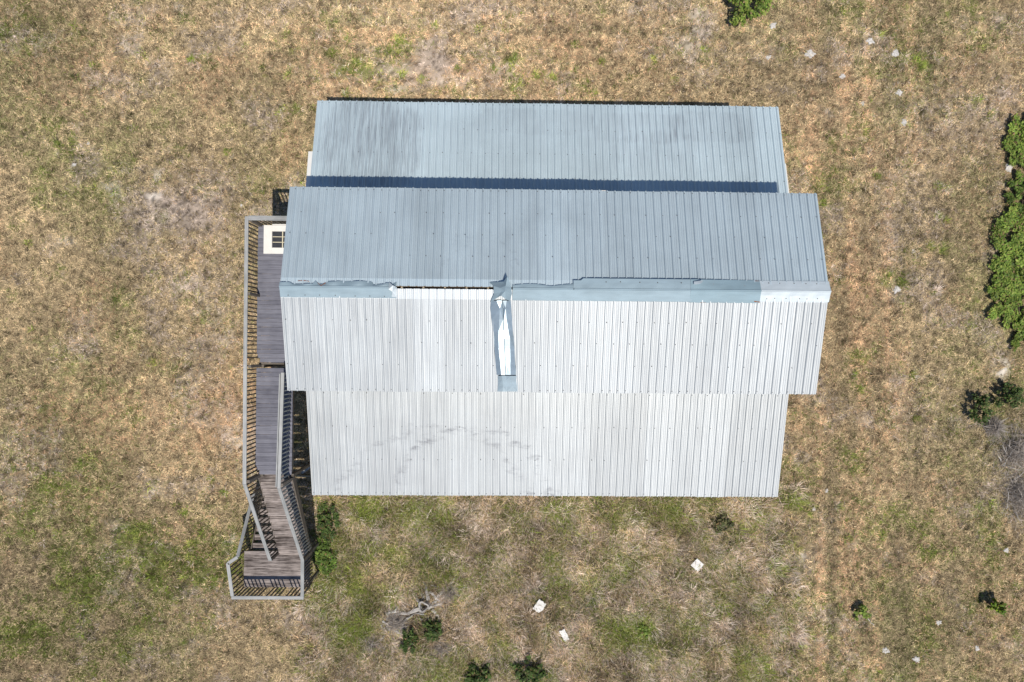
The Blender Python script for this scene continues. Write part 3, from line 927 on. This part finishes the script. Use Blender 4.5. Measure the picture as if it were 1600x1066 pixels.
railing((-6.865, -4.40), (-6.80, -7.36), DZ - 0.02, LZ, low=-0.22, bmat=M_BALG)
# landing
planks(-9.15, -6.80, FY1 + 0.02, -8.62, LZ, M_STAIR, parent=stair)
for y in (-7.4, -8.55):
    box('deck_joist', M_FRAME, stair, sl_((-7.98, y, LZ - 0.13)), (2.3, 0.045, 0.18))
for x, y in ((-9.1, -7.42), (-9.1, -8.5), (-6.86, -7.42), (-6.86, -8.5), (-7.93, -7.42)):
    post(x, y, 0, LZ - 0.045)
post(-7.90, -7.36, LZ - 0.2, LZ + RH - .03); post(-6.82, -7.40, LZ - .2, LZ + RH - .03)
railing((-9.22, -8.655), (-6.74, -8.655), LZ, LZ, sp=0.137, skip=lambda i: i in (7, 12))
railing((-6.79, -8.60), (-6.80, -7.36), LZ, LZ, sp=0.12, low=-0.3)
railing((-9.19, -8.60), (-9.36, -7.47), LZ, LZ, sp=0.15)
railing((-9.36, -7.49), (-9.03, -7.26), LZ, LZ, sp=0.2, start=0.2)
# second flight, turning back to the ground
NR2 = 9
rise2 = LZ / NR2; run2 = 0.262
for i in range(NR2 - 1):
    z = LZ - rise2 * (i + 1)
    y = -7.33 + run2 * i
    for k in range(2):
        box('tread', M_STAIR, stair, sl_((-8.44, y + 0.06 + k * 0.118, z - 0.019)), (0.94, 0.11, 0.038), (rnd.uniform(-.01, .01), 0, rnd.uniform(-.005, .005)), 0.005)
for x in (-8.94, -7.96):
    beam('stringer', M_FRAME, stair, sl_((x, -7.33, LZ - 0.20)), sl_((x, -7.33 + run2 * 8, -0.02)), 0.04, 0.24)
railing((-9.03, -7.26), (-8.98, -5.35), LZ, LZ - 1.33, low=-0.12)
post(-8.98, -5.33, 0, 1.17)

# ------------------------------------------------------------------ things on the deck and beside it
door = thing('loose_door', 'white door with small dark panes lying flat on the upper deck corner', 'door', (-7.74, 3.02, DZ + 0.004))
lw, lh = 1.72, 0.93
px0, px1, py0, py1 = 0.27, 0.27 + 0.68, 0.20, 0.20 + 0.53
dt = 0.045
for (xa, xb, ya, yb) in ((0, px0, 0, lh), (px1, lw, 0, lh), (px0, px1, 0, py0), (px0, px1, py1, lh)):
    box('frame', M_WHITE, door, ((xa + xb) / 2, (ya + yb) / 2, dt / 2), (xb - xa - 0.001, yb - ya - 0.001, dt), bevel=0.003)
for i in range(2):
    for j in range(3):
        pw_, ph_ = 0.34, 0.53 / 3
        box('pane', M_GLASS, door, (px0 + pw_ * (i + .5), py0 + ph_ * (j + .5), 0.02), (pw_ - 0.03, ph_ - 0.03, 0.006), bevel=0)
box('muntin', M_CREAM, door, (px0 + 0.34, py0 + 0.265, 0.030), (0.03, 0.528, 0.02), bevel=0.003)
for j in (1, 2):
    for i in range(2):
        box('muntin', M_CREAM, door, (px0 + 0.34 * (i + .5), py0 + 0.53 / 3 * j, 0.030), (0.308, 0.022, 0.018), bevel=0.003)
for ya in (py0 + 0.001, py1 - 0.001):
    pass
box('hinge_strip', M_WHITE, door, (lw / 2 + 0.12, lh + 0.025, 0.02), (lw - 0.3, 0.03, 0.03), bevel=0.003)

scr = [((470, 738), (492, 722), 'wide grey scrap board slanting out from under the southern lean-to'), ((463, 744), (492, 744.5), 'thin pale lath poking out from under the southern lean-to corner')]
for k, (a, b, lab) in enumerate(scr):
    pa, pb = at(a[0], a[1], 0.08), at(b[0], b[1], 0.08 if k else 0.3)
    w = 0.06 if k else 0.18
    o = beam('scrap_board', M_SCRAP if k else M_RAIL, None, pa, pb, w, 0.03)
    tag(o, lab, 'board', 'scrap boards beside the stairs')


# ------------------------------------------------------------------ white boards lying in the weeds
def slab(u, w, sx, sy, rz, mat, label, chips):
    p = at(u, w, 0.22)
    bm = bmesh.new()
    r = random.Random(int(u))
    n = 6
    for i in range(n + 1):
        for j in range(n + 1):
            x, y = (i / n - .5) * sx, (j / n - .5) * sy
            if i in (0, n): x += r.uniform(-chips, chips)
            if j in (0, n): y += r.uniform(-chips, chips)
            bm.verts.new((x, y, r.uniform(-.004, .004) + 0.01 * math.sin(x * 5)))
    bm.verts.ensure_lookup_table()
    for i in range(n):
        for j in range(n):
            a = i * (n + 1) + j
            bm.faces.new([bm.verts[q] for q in (a, a + n + 1, a + n + 2, a + 1)])
    ret = bmesh.ops.extrude_face_region(bm, geom=list(bm.faces))
    bmesh.ops.translate(bm, vec=(0, 0, -0.035), verts=[g for g in ret['geom'] if isinstance(g, bmesh.types.BMVert)])
    bmesh.ops.recalc_face_normals(bm, faces=bm.faces)
    me = bpy.data.meshes.new('white_board'); bm.to_mesh(me); bm.free()
    o = link('white_board', me, mat, None, p, (0.05, -0.04, rz))
    return tag(o, label, 'board', 'white boards in the weeds')


slab(1090, 883, 0.36, 0.36, math.radians(48), M_BOARD, 'clean white square board lying in the weeds, nearest the barn corner', 0.01)
slab(843, 948, 0.32, 0.44, math.radians(-38), M_MARBLED, 'chipped white board lying in the weeds, middle of the three', 0.025)
slab(882, 993, 0.22, 0.44, math.radians(28), M_MARBLED, 'narrow chipped white board lying in the weeds, farthest from the barn', 0.025)


# ------------------------------------------------------------------ pale rocks
def rock(u, w, s, label):
    p = at(u, w, 0)
    bm = bmesh.new()
    bmesh.ops.create_icosphere(bm, subdivisions=3, radius=0.5)
    r = random.Random(int(u * 3 + w))
    off = r.uniform(0, 50)
    for v in bm.verts:
        k = 1 + 0.30 * math.sin(v.co.x * 7 + off) * math.cos(v.co.y * 8 + off) + 0.18 * math.sin(v.co.x * 17 + v.co.y * 13 + off) + r.uniform(-.13, .13)
        v.co = Vector((v.co.x * s * k * r.uniform(.95, 1.05), v.co.y * s * k * 0.8, v.co.z * s * 0.22 * k))
    me = bpy.data.meshes.new('rock'); bm.to_mesh(me); bm.free()
    o = link('rock', me, M_ROCK, None, (p.x, p.y, 0.012), (0, 0, r.uniform(0, 6)))
    tag(o, label, 'rock', 'pale rocks scattered in the grass')


for a in [(1207, 40, .30, 'pale rock just beside the bright green bush at the top edge'), (1265, 84, .42, 'largest flat pale rock in the grass right of the top bush'),
          (1201, 90, .22, 'small pale rock below the bright green bush at the top edge'), (1144, 34, .26, 'grey rock touching the shaded side of the top bush'),
          (1359, 64, .32, 'grey-white rock high in the upper right grass, upper of a pair'), (1398, 84, .34, 'upright pale rock in the upper right grass, lower of a pair'),
          (1316, 119, .24, 'small pale rock in the grass beyond the upper right roof corner'), (1348, 162, .20, 'smallest white rock level with the upper right roof corner'),
          (1404, 145, .30, 'low grey rock far right of the upper roof corner'), (1413, 191, .30, 'grey rock in dry grass, lowest of the upper right rocks'),
          (1427, 393, .22, 'grey pebble-like rock in the pinkish grass right of the ridge'), (1401, 453, .34, 'white rock under a green weed right of the ridge end'),
          (1576, 262, .36, 'white rock at the foot of the right-hand hedge, upper one'), (1588, 323, .30, 'white rock half under the right-hand hedge, lower one'),
          (1291, 767, .20, 'small white rock right of the lower roof corner'), (1272, 796, .18, 'tiny white rock diagonally below the lower right roof corner'),
          (1467, 973, .24, 'white rock between the two small seedlings at lower right'), (1384, 1017, .30, 'white rock below the dark-shadowed seedling at lower right'),
          (1432, 1030, .30, 'flat grey rock near the bottom right edge'), (1527, 1013, .22, 'pale rock below the yellow-green seedling at lower right'),
          (1572, 860, .22, 'pale rock near the right edge below the dead brush'), (115, 258, .20, 'round white rock alone in the upper left grass, lower of two'),
          (138, 224, .14, 'tiny white rock in the upper left grass, upper of two'), (377, 321, .14, 'tiny white rock left of the upper deck corner'),
          (706, 915, .24, 'white rock beside the dead stump')]:
    rock(a[0], a[1], a[2] * .88, a[3])


# ------------------------------------------------------------------ bushes
def foliage(n, rx, ry, h, leaf, cols, seed, lumps=9, base=0.0):
    """leaf-sized quads spread over clumps through the crown's volume"""
    r = np.random.default_rng(seed)
    lumps = lumps * 4
    ang = r.uniform(0, 2 * np.pi, lumps); rad = np.sqrt(r.uniform(0, 1, lumps)) * r.uniform(.75, 1.1, lumps)
    lc = np.stack([np.cos(ang) * rad * rx, np.sin(ang) * rad * ry, h * (0.45 + 0.4 * (1 - rad) + r.uniform(-.1, .1, lumps))], -1)
    lr = r.uniform(0.07, 0.26, lumps)
    k = r.integers(0, lumps, n)
    d = r.normal(size=(n, 3)); d /= np.linalg.norm(d, axis=1)[:, None]
    q = r.uniform(0.35, 1.0, n) ** 0.5
    c = lc[k] + d * (lr[k] * q)[:, None] * np.array([rx, ry, h * 0.9])
    stray = r.random(n) < 0.14
    c[stray] *= r.uniform(1.0, 1.22, stray.sum())[:, None]
    c[:, 2] = np.clip(c[:, 2], base + 0.03, None)
    # leaf frames
    nrm = d * 0.35 + np.array([0.1, -0.3, 1.0]) + r.normal(size=(n, 3)) * 0.45
    nrm /= np.linalg.norm(nrm, axis=1)[:, None]
    t = np.cross(nrm, r.normal(size=(n, 3))); t /= np.linalg.norm(t, axis=1)[:, None]
    b = np.cross(nrm, t)
    L = (leaf * r.uniform(0.6, 1.4, n))[:, None]; W = L * 0.30
    v = np.stack([c - t * L * .5, c + b * W - nrm * L * .06, c + t * L * .5, c - b * W - nrm * L * .06], 1).reshape(-1, 3)
    cl = np.array(cols)[r.integers(0, len(cols), n)] * (0.75 + 0.5 * r.random(n))[:, None] * (0.65 + 0.7 * r.random(lumps))[k][:, None]
    br = r.random(n) < .07
    cl[br] = np.array((0.24, 0.17, 0.08)) * (.6 + .8 * r.random(br.sum()))[:, None]
    return v, np.repeat(cl, 4, 0)


def bush(name, u, w, rx, ry, h, n, leaf, cols, label, cat='bush', group=None, seed=1, lumps=9):
    p = at(u, w, h * 0.5)
    o = thing(name, label, cat, (p.x, p.y, 0), 0, group)
    v, c = foliage(n, rx, ry, h, leaf, cols, seed, lumps)
    link('foliage', big_mesh('foliage', v, np.arange(len(v)).reshape(-1, 4), c), M_ATTR_LEAF, o)
    sv = []; sf = []
    rr = random.Random(seed)
    for k in range(6):
        a = k * 1.05 + rr.uniform(-.3, .3)
        e = Vector((math.cos(a) * rx * .6, math.sin(a) * ry * .6, h * .7))
        tube(sv, sf, [(0, 0, -0.05), e * 0.45 + Vector((0, 0, h * .1)), e], [0.025 + .02 * h, 0.018 + .008 * h, 0.006], 5)
    link('stem', pydata('stem', sv, sf), M_STEM, o)
    return o


G_BRIGHT = [(0.19, 0.29, 0.05), (0.25, 0.35, 0.06), (0.13, 0.21, 0.04), (0.30, 0.36, 0.08)]
G_MID = [(0.10, 0.175, 0.03), (0.13, 0.22, 0.035), (0.075, 0.13, 0.025), (0.18, 0.25, 0.05)]
G_DARK = [(0.065, 0.115, 0.028), (0.085, 0.145, 0.03), (0.05, 0.085, 0.024), (0.12, 0.16, 0.045)]
bush('bush', 1172, 8, .75, .75, 1.1, 3200, .10, G_BRIGHT, 'bright yellow-green bush cut by the top edge of the photo', seed=3)
HG = 'bushes along the right edge'
bush('bush', 1606, 225, .75, 1.4, .4, 5200, .10, G_BRIGHT, 'narrow dark green bush at the right edge, highest of the hedge row', 'bush', HG, 4)
bush('bush', 1602, 306, .75, .8, .35, 2600, .10, G_MID, 'small bush at the right edge between the two white rocks', 'bush', HG, 5)
bush('bush', 1595, 372, 1.1, 1.5, .42, 8500, .10, G_BRIGHT, 'broad bright green bush at the right edge, level with the upper main roof', 'bush', HG, 6, 12)
bush('bush', 1598, 425, 1.1, 1.25, .42, 6000, .10, G_BRIGHT, 'mid-green bush at the right edge just above ridge height', 'bush', HG, 7)
bush('bush', 1572, 468, .75, 1.0, .38, 4600, .10, G_BRIGHT, 'rounded green bush standing farthest out from the right-edge hedge', 'bush', HG, 8)
bush('bush', 1597, 500, 1.0, 1.1, .38, 6000, .10, G_BRIGHT, 'low green bush at the bottom end of the right-edge hedge', 'bush', HG, 9)
bush('bush', 1531, 640, .42, .62, .75, 1900, .08, G_DARK, 'dark green shrub below the hedge, left one of the pair', 'bush', HG, 10)
bush('bush', 1578, 620, .55, .50, .75, 2000, .08, G_DARK, 'dark green shrub below the hedge, right one of the pair', 'bush', HG, 11)
bush('seedling', 1346, 958, .30, .28, .45, 420, .12, G_BRIGHT, 'small green seedling with a dark shadow in the lower right grass', 'plant', None, 12, 6)
bush('seedling', 1557, 948, .30, .26, .85, 380, .12, [(0.16, 0.24, 0.02), (0.22, 0.26, 0.03), (0.10, 0.18, 0.02)], 'yellow-green seedling with a thin long shadow near the right edge', 'plant', None, 13, 6)
bush('weed_clump', 512, 815, .40, .75, .55, 2300, .09, G_DARK, 'dark leafy weeds in the corner between stairs and southern lean-to', 'plant', 'leafy weeds beside the stairs', 14)
bush('weed_clump', 508, 868, .42, .70, .5, 2000, .10, G_MID, 'green leafy weeds along the stair landing', 'plant', 'leafy weeds beside the stairs', 15)
bush('weed_clump', 676, 985, .34, .42, .5, 1000, .10, G_DARK, 'dark green plant right of the rusty patch beside the dead stump', 'plant', 'weeds around the stump', 16)
bush('weed_clump', 640, 1003, .34, .48, .5, 1000, .10, G_DARK, 'dark green plant below the dead stump, left of the other one', 'plant', 'weeds around the stump', 17)
bush('weed_clump', 748, 1056, .45, .45, .6, 1300, .11, G_DARK, 'dark bushy weed at the bottom edge, left of two', 'plant', 'weeds at the bottom edge', 18)
bush('weed_clump', 830, 1048, .60, .50, .6, 1600, .11, G_DARK, 'dark wide weed clump at the bottom edge, right of two', 'plant', 'weeds at the bottom edge', 19)
bush('weed_clump', 1008, 985, .30, .34, .35, 700, .10, G_BRIGHT, 'low green weed on the bare pinkish strip below the boards', 'plant', None, 20)
bush('weed_clump', 1128, 818, .42, .34, .4, 520, .13, [(0.10, 0.12, 0.04), (0.20, 0.18, 0.09), (0.07, 0.08, 0.03), (0.15, 0.14, 0.06)], 'dark tangled weed below the right part of the lean-to eave', 'plant', None, 21)


def dead_brush(u, w, rx, ry, h, n, label, seed):
    p = at(u, w, 0.2)
    o = thing('dead_brush', label, 'brush', (p.x, p.y, 0), 0, 'grey dead brush in the grass')
    r = np.random.default_rng(seed)
    a = r.uniform(0, 2 * np.pi, n); q = np.abs(r.normal(0, .55, n))
    c = np.stack([np.cos(a) * q * rx, np.sin(a) * q * ry, r.uniform(0, h, n) * np.clip(1.1 - q, .1, 1)], -1)
    d = r.normal(size=(n, 3)); d[:, 2] = np.abs(d[:, 2]) * 0.5 - 0.05; d /= np.linalg.norm(d, axis=1)[:, None]
    L = r.uniform(.15, .5, n)[:, None]
    s = np.cross(d, r.normal(size=(n, 3))); s /= np.linalg.norm(s, axis=1)[:, None]
    v = np.stack([c - s * .008, c + s * .008, c + d * L], 1).reshape(-1, 3)
    v[:, 2] = np.clip(v[:, 2], 0.01, None)
    col = np.array([(0.42, 0.375, 0.335), (0.52, 0.47, 0.42), (0.28, 0.245, 0.215)])[r.integers(0, 3, n)]
    link('twigs', big_mesh('twigs', v, np.arange(3 * n).reshape(-1, 3), np.repeat(col, 3, 0)), M_ATTR_GRASS, o)
    sv = []; sf = []
    rr = random.Random(seed)
    for k in range(9):
        x, y, t = rr.uniform(-rx, rx) * .6, rr.uniform(-ry, ry) * .6, rr.uniform(0, 6.28)
        e = Vector((math.cos(t), math.sin(t), 0)) * rr.uniform(.3, .6)
        tube(sv, sf, [(x, y, -.02), (x + e.x * .5, y + e.y * .5, h * .5), (x + e.x, y + e.y, h * .8)], [.018, .013, .005], 5)
    link('stem', pydata('stem', sv, sf), M_DEAD, o)


dead_brush(1590, 705, .8, 1.0, .4, 2000, 'grey dead brush at the right edge, just below the dark shrubs', 31)
dead_brush(1594, 775, .7, 1.0, .4, 1700, 'grey dead brush at the right edge, lower patch', 32)
dead_brush(1555, 668, .35, .4, .4, 900, 'small grey dead brush between the two dark shrubs', 33)

for k, (u, w, rx, ry, n_, lab) in enumerate([(618, 975, .6, .45, 1500, 'pale heap of dead brush left of the hollow stump'), (702, 928, .55, .4, 1100, 'thin dead brush to the upper right of the stump'), (580, 1008, .5, .35, 800, 'dark dead brush to the lower left of the stump'), (690, 1015, .5, .5, 900, 'dead brush below the two dark plants by the stump')]):
    dead_brush(u, w, rx, ry, .25, n_, lab, 50 + k)

# ------------------------------------------------------------------ dead stump with its roots, fallen sticks
sp = at(652, 955, 0)
st = thing('dead_stump', 'bleached grey dead stump with spreading roots in the weeds', 'stump', (sp.x, sp.y, 0))


def L_(u, w, z):
    return at(u, w, z) - Vector((sp.x, sp.y, 0))


def rootlet(pts, r0, r1, name='root'):
    v = []; f = []
    P = [L_(*p) for p in pts]
    Q = []
    for a, b in zip(P[:-1], P[1:]):
        for k in range(4):
            Q.append(a.lerp(b, k / 4) + Vector((rnd.uniform(-.02, .02), rnd.uniform(-.02, .02), rnd.uniform(-.012, .012))))
    Q.append(P[-1])
    n = len(Q)
    tube(v, f, Q, [r0 + (r1 - r0) * i / (n - 1) for i in range(n)], 7, 0.18)
    link(name, pydata(name, v, f), M_DEAD, st)


# hollow trunk
v = []; f = []
n = 14
c = L_(663, 944, 0)
for k, (rr_, z) in enumerate(((0.25, -0.03), (0.22, .2), (0.20, .33), (0.14, .30), (0.11, 0.02))):
    for i in range(n):
        a = 2 * math.pi * i / n
        q = rr_ * (1 + .16 * math.sin(3 * a + 1) + rnd.uniform(-.08, .08))
        v.append((c.x + q * math.cos(a), c.y + q * math.sin(a), z + (.06 * math.sin(2 * a) if k in (2, 3) else 0)))
for k in range(4):
    for i in range(n):
        f.append((k * n + i, k * n + (i + 1) % n, (k + 1) * n + (i + 1) % n, (k + 1) * n + i))
f.append(tuple(4 * n + i for i in range(n)))
link('trunk', pydata('trunk', v, f), M_DEAD, st)
for pts, r0, r1 in [(((660, 950, .15), (638, 958, .12), (610, 962, .06)), .09, .04), (((668, 950, .15), (690, 943, .10), (694, 938, .05)), .08, .03), (((655, 940, .12), (645, 928, .08), (641, 918, .04)), .06, .02), (((670, 938, .15), (665, 915, .10), (655, 898, .05)), .08, .03),
                    (((680, 936, .12), (692, 925, .10), (700, 918, .05)), .07, .03), (((612, 968, .10), (625, 972, .12), (633, 985, .08)), .11, .05), (((607, 980, .08), (618, 985, .10), (628, 992, .05)), .10, .04), (((605, 960, .08), (615, 955, .1), (630, 957, .08)), .08, .04),
                    (((675, 952, .12), (684, 962, .10), (688, 978, .05)), .06, .03), (((607, 972, .06), (614, 975, .12), (620, 990, .04)), .08, .04), (((672, 925, .10), (684, 935, .13), (690, 948, .06)), .06, .03)]:
    rootlet(pts, r0, r1)

rq = random.Random(77)
for k in range(16):
    u, w = rq.choice(((618, 972), (618, 972), (668, 945), (695, 930), (640, 965)))
    u += rq.uniform(-24, 24); w += rq.uniform(-16, 16)
    a = rq.uniform(0, 6.28); l = rq.uniform(8, 20)
    rootlet(((u, w, rq.uniform(.05, .2)), (u + l * .5 * math.cos(a) + rq.uniform(-2, 2), w + l * .5 * math.sin(a), rq.uniform(.08, .22)), (u + l * math.cos(a), w + l * math.sin(a), .06)), rq.uniform(.02, .055), .012, 'broken_root')


def stick(u0, w0, u1, w1, r, label):
    a, b = at(u0, w0, 0.1), at(u1, w1, 0.1)
    v = []; f = []
    c = (a + b) / 2
    pts = [a.lerp(b, k / 6) - Vector((c.x, c.y, 0)) + Vector((rnd.uniform(-.04, .04), rnd.uniform(-.04, .04), rnd.uniform(-.03, .03))) for k in range(7)]
    tube(v, f, pts, [r * (1 - .09 * k) for k in range(7)], 6, .15)
    o = link('fallen_stick', pydata('fallen_stick', v, f), M_DEAD, None, (c.x, c.y, 0))
    tag(o, label, 'stick', 'bleached sticks in the weeds')


stick(487, 942, 526, 970, .022, 'long thin bleached stick right of the stair landing')
stick(572, 888, 582, 897, .03, 'short pale stick lying between the stairs and the stump')
stick(700, 940, 728, 952, .016, 'thin pale stick right of the dead stump')
stick(1355, 968, 1368, 978, .014, 'thin stick beside the dark-shadowed seedling at lower right')

# ------------------------------------------------------------------ grass
def blades(n, region, lmin, lmax, wid, hmax, weedy, seed):
    r = np.random.default_rng(seed)
    # tufts first, then blades round each tuft
    nb = 4
    nt = n // nb
    x = r.uniform(region[0], region[1], nt * 2); y = r.uniform(region[2], region[3], nt * 2)
    F = fields(x, y)
    infoot = (x > WX0) & (x < WX1) & (y > WSL) & (y < WNL)
    if weedy:
        keep = (F['weed'] > r.random(nt * 2)) & (r.random(nt * 2) < 0.25 + 1.3 * np.clip(F['n2'] - .25, 0, 1) + .5 * F['green']) & (r.random(nt * 2) > F['bare'] * 1.1)
    else:
        keep = (r.random(nt * 2) < 1 - 0.88 * F['sand'] - 0.60 * F['pink'] - 0.35 * F['orange'])
    keep &= ~infoot
    idx = np.nonzero(keep)[0][:nt]
    x, y = x[idx], y[idx]
    F = {k: v[idx] for k, v in F.items()}
    nt = len(x)
    # tuft colour: pick a kind by the local mix
    g = F['green']; u1 = r.random(nt)
    c = np.broadcast_to(C_STRAW * 1.12, (nt, 3)).copy()
    pick = r.random(nt)
    c[pick < F['olive'] * 0.70] = C_OLIVE * 1.1
    c[r.random(nt) < F['orange'] * 0.75] = C_ORANGE * 1.1
    c[(u1 < F['pink'] * 0.8)] = C_PINK * (1.0 if not weedy else 1.05)
    isg = r.random(nt) < g * 0.72 + (0.035 if not weedy else 0.10)
    gc = np.where((r.random(nt) < .5)[:, None], C_GREEN * 1.0, np.array((0.135, 0.165, 0.03)))
    c[isg] = gc[isg]
    dk = r.random(nt) < (0.13 if not weedy else 0.22)
    c[dk] = C_DARK
    if weedy:
        gy = r.random(nt) < 0.38
        c[gy & ~isg] = np.array((0.40, 0.325, 0.255))
    c *= ((0.55 + 0.95 * r.random(nt) ** 1.2) * F['mot'] * (1.34 if not weedy else 1.85))[:, None]
    hs = (0.55 + 0.9 * F['n2'])
    if weedy: hs = hs * np.where(isg, 1.15, 0.95)
    # blades
    X = np.repeat(x, nb) + r.normal(0, .035 if not weedy else .05, nt * nb); Y = np.repeat(y, nb) + r.normal(0, .035 if not weedy else .05, nt * nb)
    Cc = np.repeat(c, nb, 0) * (0.72 + 0.56 * r.random(nt * nb))[:, None]
    H = np.repeat(hs, nb)
    a = r.uniform(0, 2 * np.pi, nt * nb)
    L = r.uniform(lmin, lmax, nt * nb) * (0.6 + 0.7 * H)
    el = r.uniform(0.05, 0.95, nt * nb) ** 1.5 * (0.95 if weedy else 0.85)
    dz = np.minimum(L * np.sin(el), hmax)
    dh = L * np.cos(el)
    z = ground_z(X, Y) - 0.005
    if weedy: z = z + r.random(nt * nb) ** 2 * 0.10
    W = wid * r.uniform(.6, 1.4, nt * nb)
    ca, sa = np.cos(a), np.sin(a)
    N = nt * nb
    V = np.empty((N, 3, 3), np.float32)
    V[:, 0, 0] = X - sa * W; V[:, 0, 1] = Y + ca * W; V[:, 0, 2] = z
    V[:, 1, 0] = X + sa * W; V[:, 1, 1] = Y - ca * W; V[:, 1, 2] = z
    V[:, 2, 0] = X + ca * dh; V[:, 2, 1] = Y + sa * dh; V[:, 2, 2] = z + dz + 0.006
    return V.reshape(-1, 3), np.repeat(Cc, 3, 0), N


v, c, N = blades(1250000, (-21.0, 22.0, -14.4, 14.8), .05, .15, .0105, .07, False, 5)
o = link('dry_grass', big_mesh('dry_grass', v, np.arange(3 * N).reshape(-1, 3), c), M_ATTR_GRASS)
tag(o, 'short dry straw-coloured grass with green patches covering the field', 'grass', kind='stuff')


def tussocks(n, region, seed, zone, extra=()):
    """clumps of long blades leaning outwards from their centres"""
    r = np.random.default_rng(seed)
    x = r.uniform(region[0], region[1], n * 3); y = r.uniform(region[2], region[3], n * 3)
    F = fields(x, y)
    keep = (F['weed'] if zone else np.clip(F['green'] * 1.2 - .12, 0, 1) * (1 - F['weed'])) > r.random(n * 3)
    keep &= ~((x > WX0) & (x < WX1) & (y > WSL) & (y < WNL)) & (r.random(n * 3) > F['bare'] * 1.2)
    idx = np.nonzero(keep)[0][:n]
    x, y = x[idx], y[idx]
    if len(extra):
        E = np.array([list(at(u, w, 0))[:2] for (u, w) in extra]); E = np.repeat(E, 7, 0) + r.normal(0, .07, (7 * len(extra), 2))
        x = np.concatenate([x, E[:, 0]]); y = np.concatenate([y, E[:, 1]])
    F = fields(x, y)
    n = len(x); nb = 46 if zone else 16
    vd = F['mot']
    pg = np.clip(F['green'] * 1.05 + (0.05 if zone else 0.6), 0, .95)
    isg = r.random(n) < pg
    pal = np.array([(0.12, 0.095, 0.06), (0.30, 0.225, 0.13), (0.46, 0.36, 0.23), (0.47, 0.385, 0.31), (0.60, 0.52, 0.45)])
    kk = np.clip(((fbm(x, y, .42, 141, 2) - .5) * 3.0 + .56 + r.normal(0, .26, n)) * 4, 0, 4).astype(int)
    dry = pal[kk]
    grn = np.array([(0.16, 0.205, 0.035), (0.12, 0.155, 0.035), (0.22, 0.235, 0.06), (0.09, 0.12, 0.03)])[r.integers(0, 4, n)]
    c = np.where(isg[:, None], grn * 2.2, dry * 1.8) * (0.65 + 0.7 * r.random(n))[:, None] * np.clip(.45 + .6 * vd, .4, 1.15)[:, None]
    size = r.uniform(.6, 1.9, n) * (1.0 if zone else 0.45)
    R = lambda v: np.repeat(v, nb)
    N = n * nb
    a = r.uniform(0, 2 * np.pi, N); q = np.sqrt(r.random(N))
    s = R(size)
    X = R(x) + np.cos(a) * q * .10 * s; Y = R(y) + np.sin(a) * q * .10 * s
    lean = r.normal(0, .9, n)
    a2 = a + r.normal(0, .5, N)
    L = r.uniform(.14, .34, N) * s
    el = r.uniform(.15, 1.15, N)
    dh, dz = L * np.cos(el), L * np.sin(el)
    W = r.uniform(.008, .015, N)
    z = ground_z(X, Y) - .005
    px, py = -np.sin(a2) * W, np.cos(a2) * W
    ex, ey = np.cos(a2) * dh + .06 * s * np.cos(R(lean)), np.sin(a2) * dh + .06 * s * np.sin(R(lean))
    V = np.empty((N, 3, 3), np.float32)
    V[:, 0] = np.stack([X + px, Y + py, z], -1); V[:, 1] = np.stack([X - px, Y - py, z], -1)
    V[:, 2] = np.stack([X + ex, Y + ey, z + dz + .01], -1)
    col = np.repeat(c, nb, 0) * (.65 + .7 * r.random(N))[:, None]
    return V.reshape(-1, 3), np.repeat(col, 3, 0), N


p0, p1 = at(470, 760, 0), at(1245, 1090, 0)
v, c, N = tussocks(6000, (p0.x, p1.x, p1.y - .6, p0.y + .3), 41, True)
o = link('grass_tussocks', big_mesh('grass_tussocks', v, np.arange(3 * N).reshape(-1, 3), c), M_ATTR_GRASS)
tag(o, 'clumps of long dry and green grass in the rough ground south of the barn', 'grass', kind='stuff')
WEEDS = [(440, 172), (465, 171), (489, 170), (515, 85), (555, 98), (528, 116), (620, 63), (629, 62), (540, 146), (627, 116), (658, 125), (742, 85), (714, 106), (772, 110), (678, 40), (746, 45), (410, 110), (447, 120), (226, 90), (355, 236), (590, 80), (605, 81),
         (800, 95), (835, 120), (862, 122), (900, 70), (940, 95), (985, 118), (1020, 92), (1060, 128), (1100, 80), (1408, 440), (1465, 338), (1478, 345), (1452, 386), (1470, 392), (1403, 440), (1462, 455), (1340, 555), (1333, 590), (1342, 610), (1395, 668), (1432, 652), (1425, 585), (1370, 275), (1480, 295), (1470, 290), (1375, 55), (1432, 92),
         (1438, 100), (1285, 318), (1240, 780), (1262, 800), (1310, 790), (1340, 780), (1325, 840), (1380, 840), (1545, 180), (300, 95), (150, 100), (118, 120), (205, 200), (90, 225), (45, 380), (240, 565), (65, 640), (215, 830), (90, 835), (260, 880), (140, 905), (300, 850), (275, 790), (350, 770), (330, 745), (290, 800)]
v, c, N = tussocks(3200, (-20.5, 21.5, -14, 14.5), 43, False, WEEDS)
o = link('green_weeds', big_mesh('green_weeds', v, np.arange(3 * N).reshape(-1, 3), c), M_ATTR_LEAF)
tag(o, 'small green weeds dotted through the dry field', 'weeds', kind='stuff')
v, c, N = blades(300000, (p0.x, p1.x, p1.y - .6, p0.y + .3), .12, .36, .008, .30, True, 6)
o = link('tall_weeds', big_mesh('tall_weeds', v, np.arange(3 * N).reshape(-1, 3), c), M_ATTR_GRASS)
tag(o, 'tangled taller dry weeds and green grass south of the barn', 'weeds', kind='stuff')
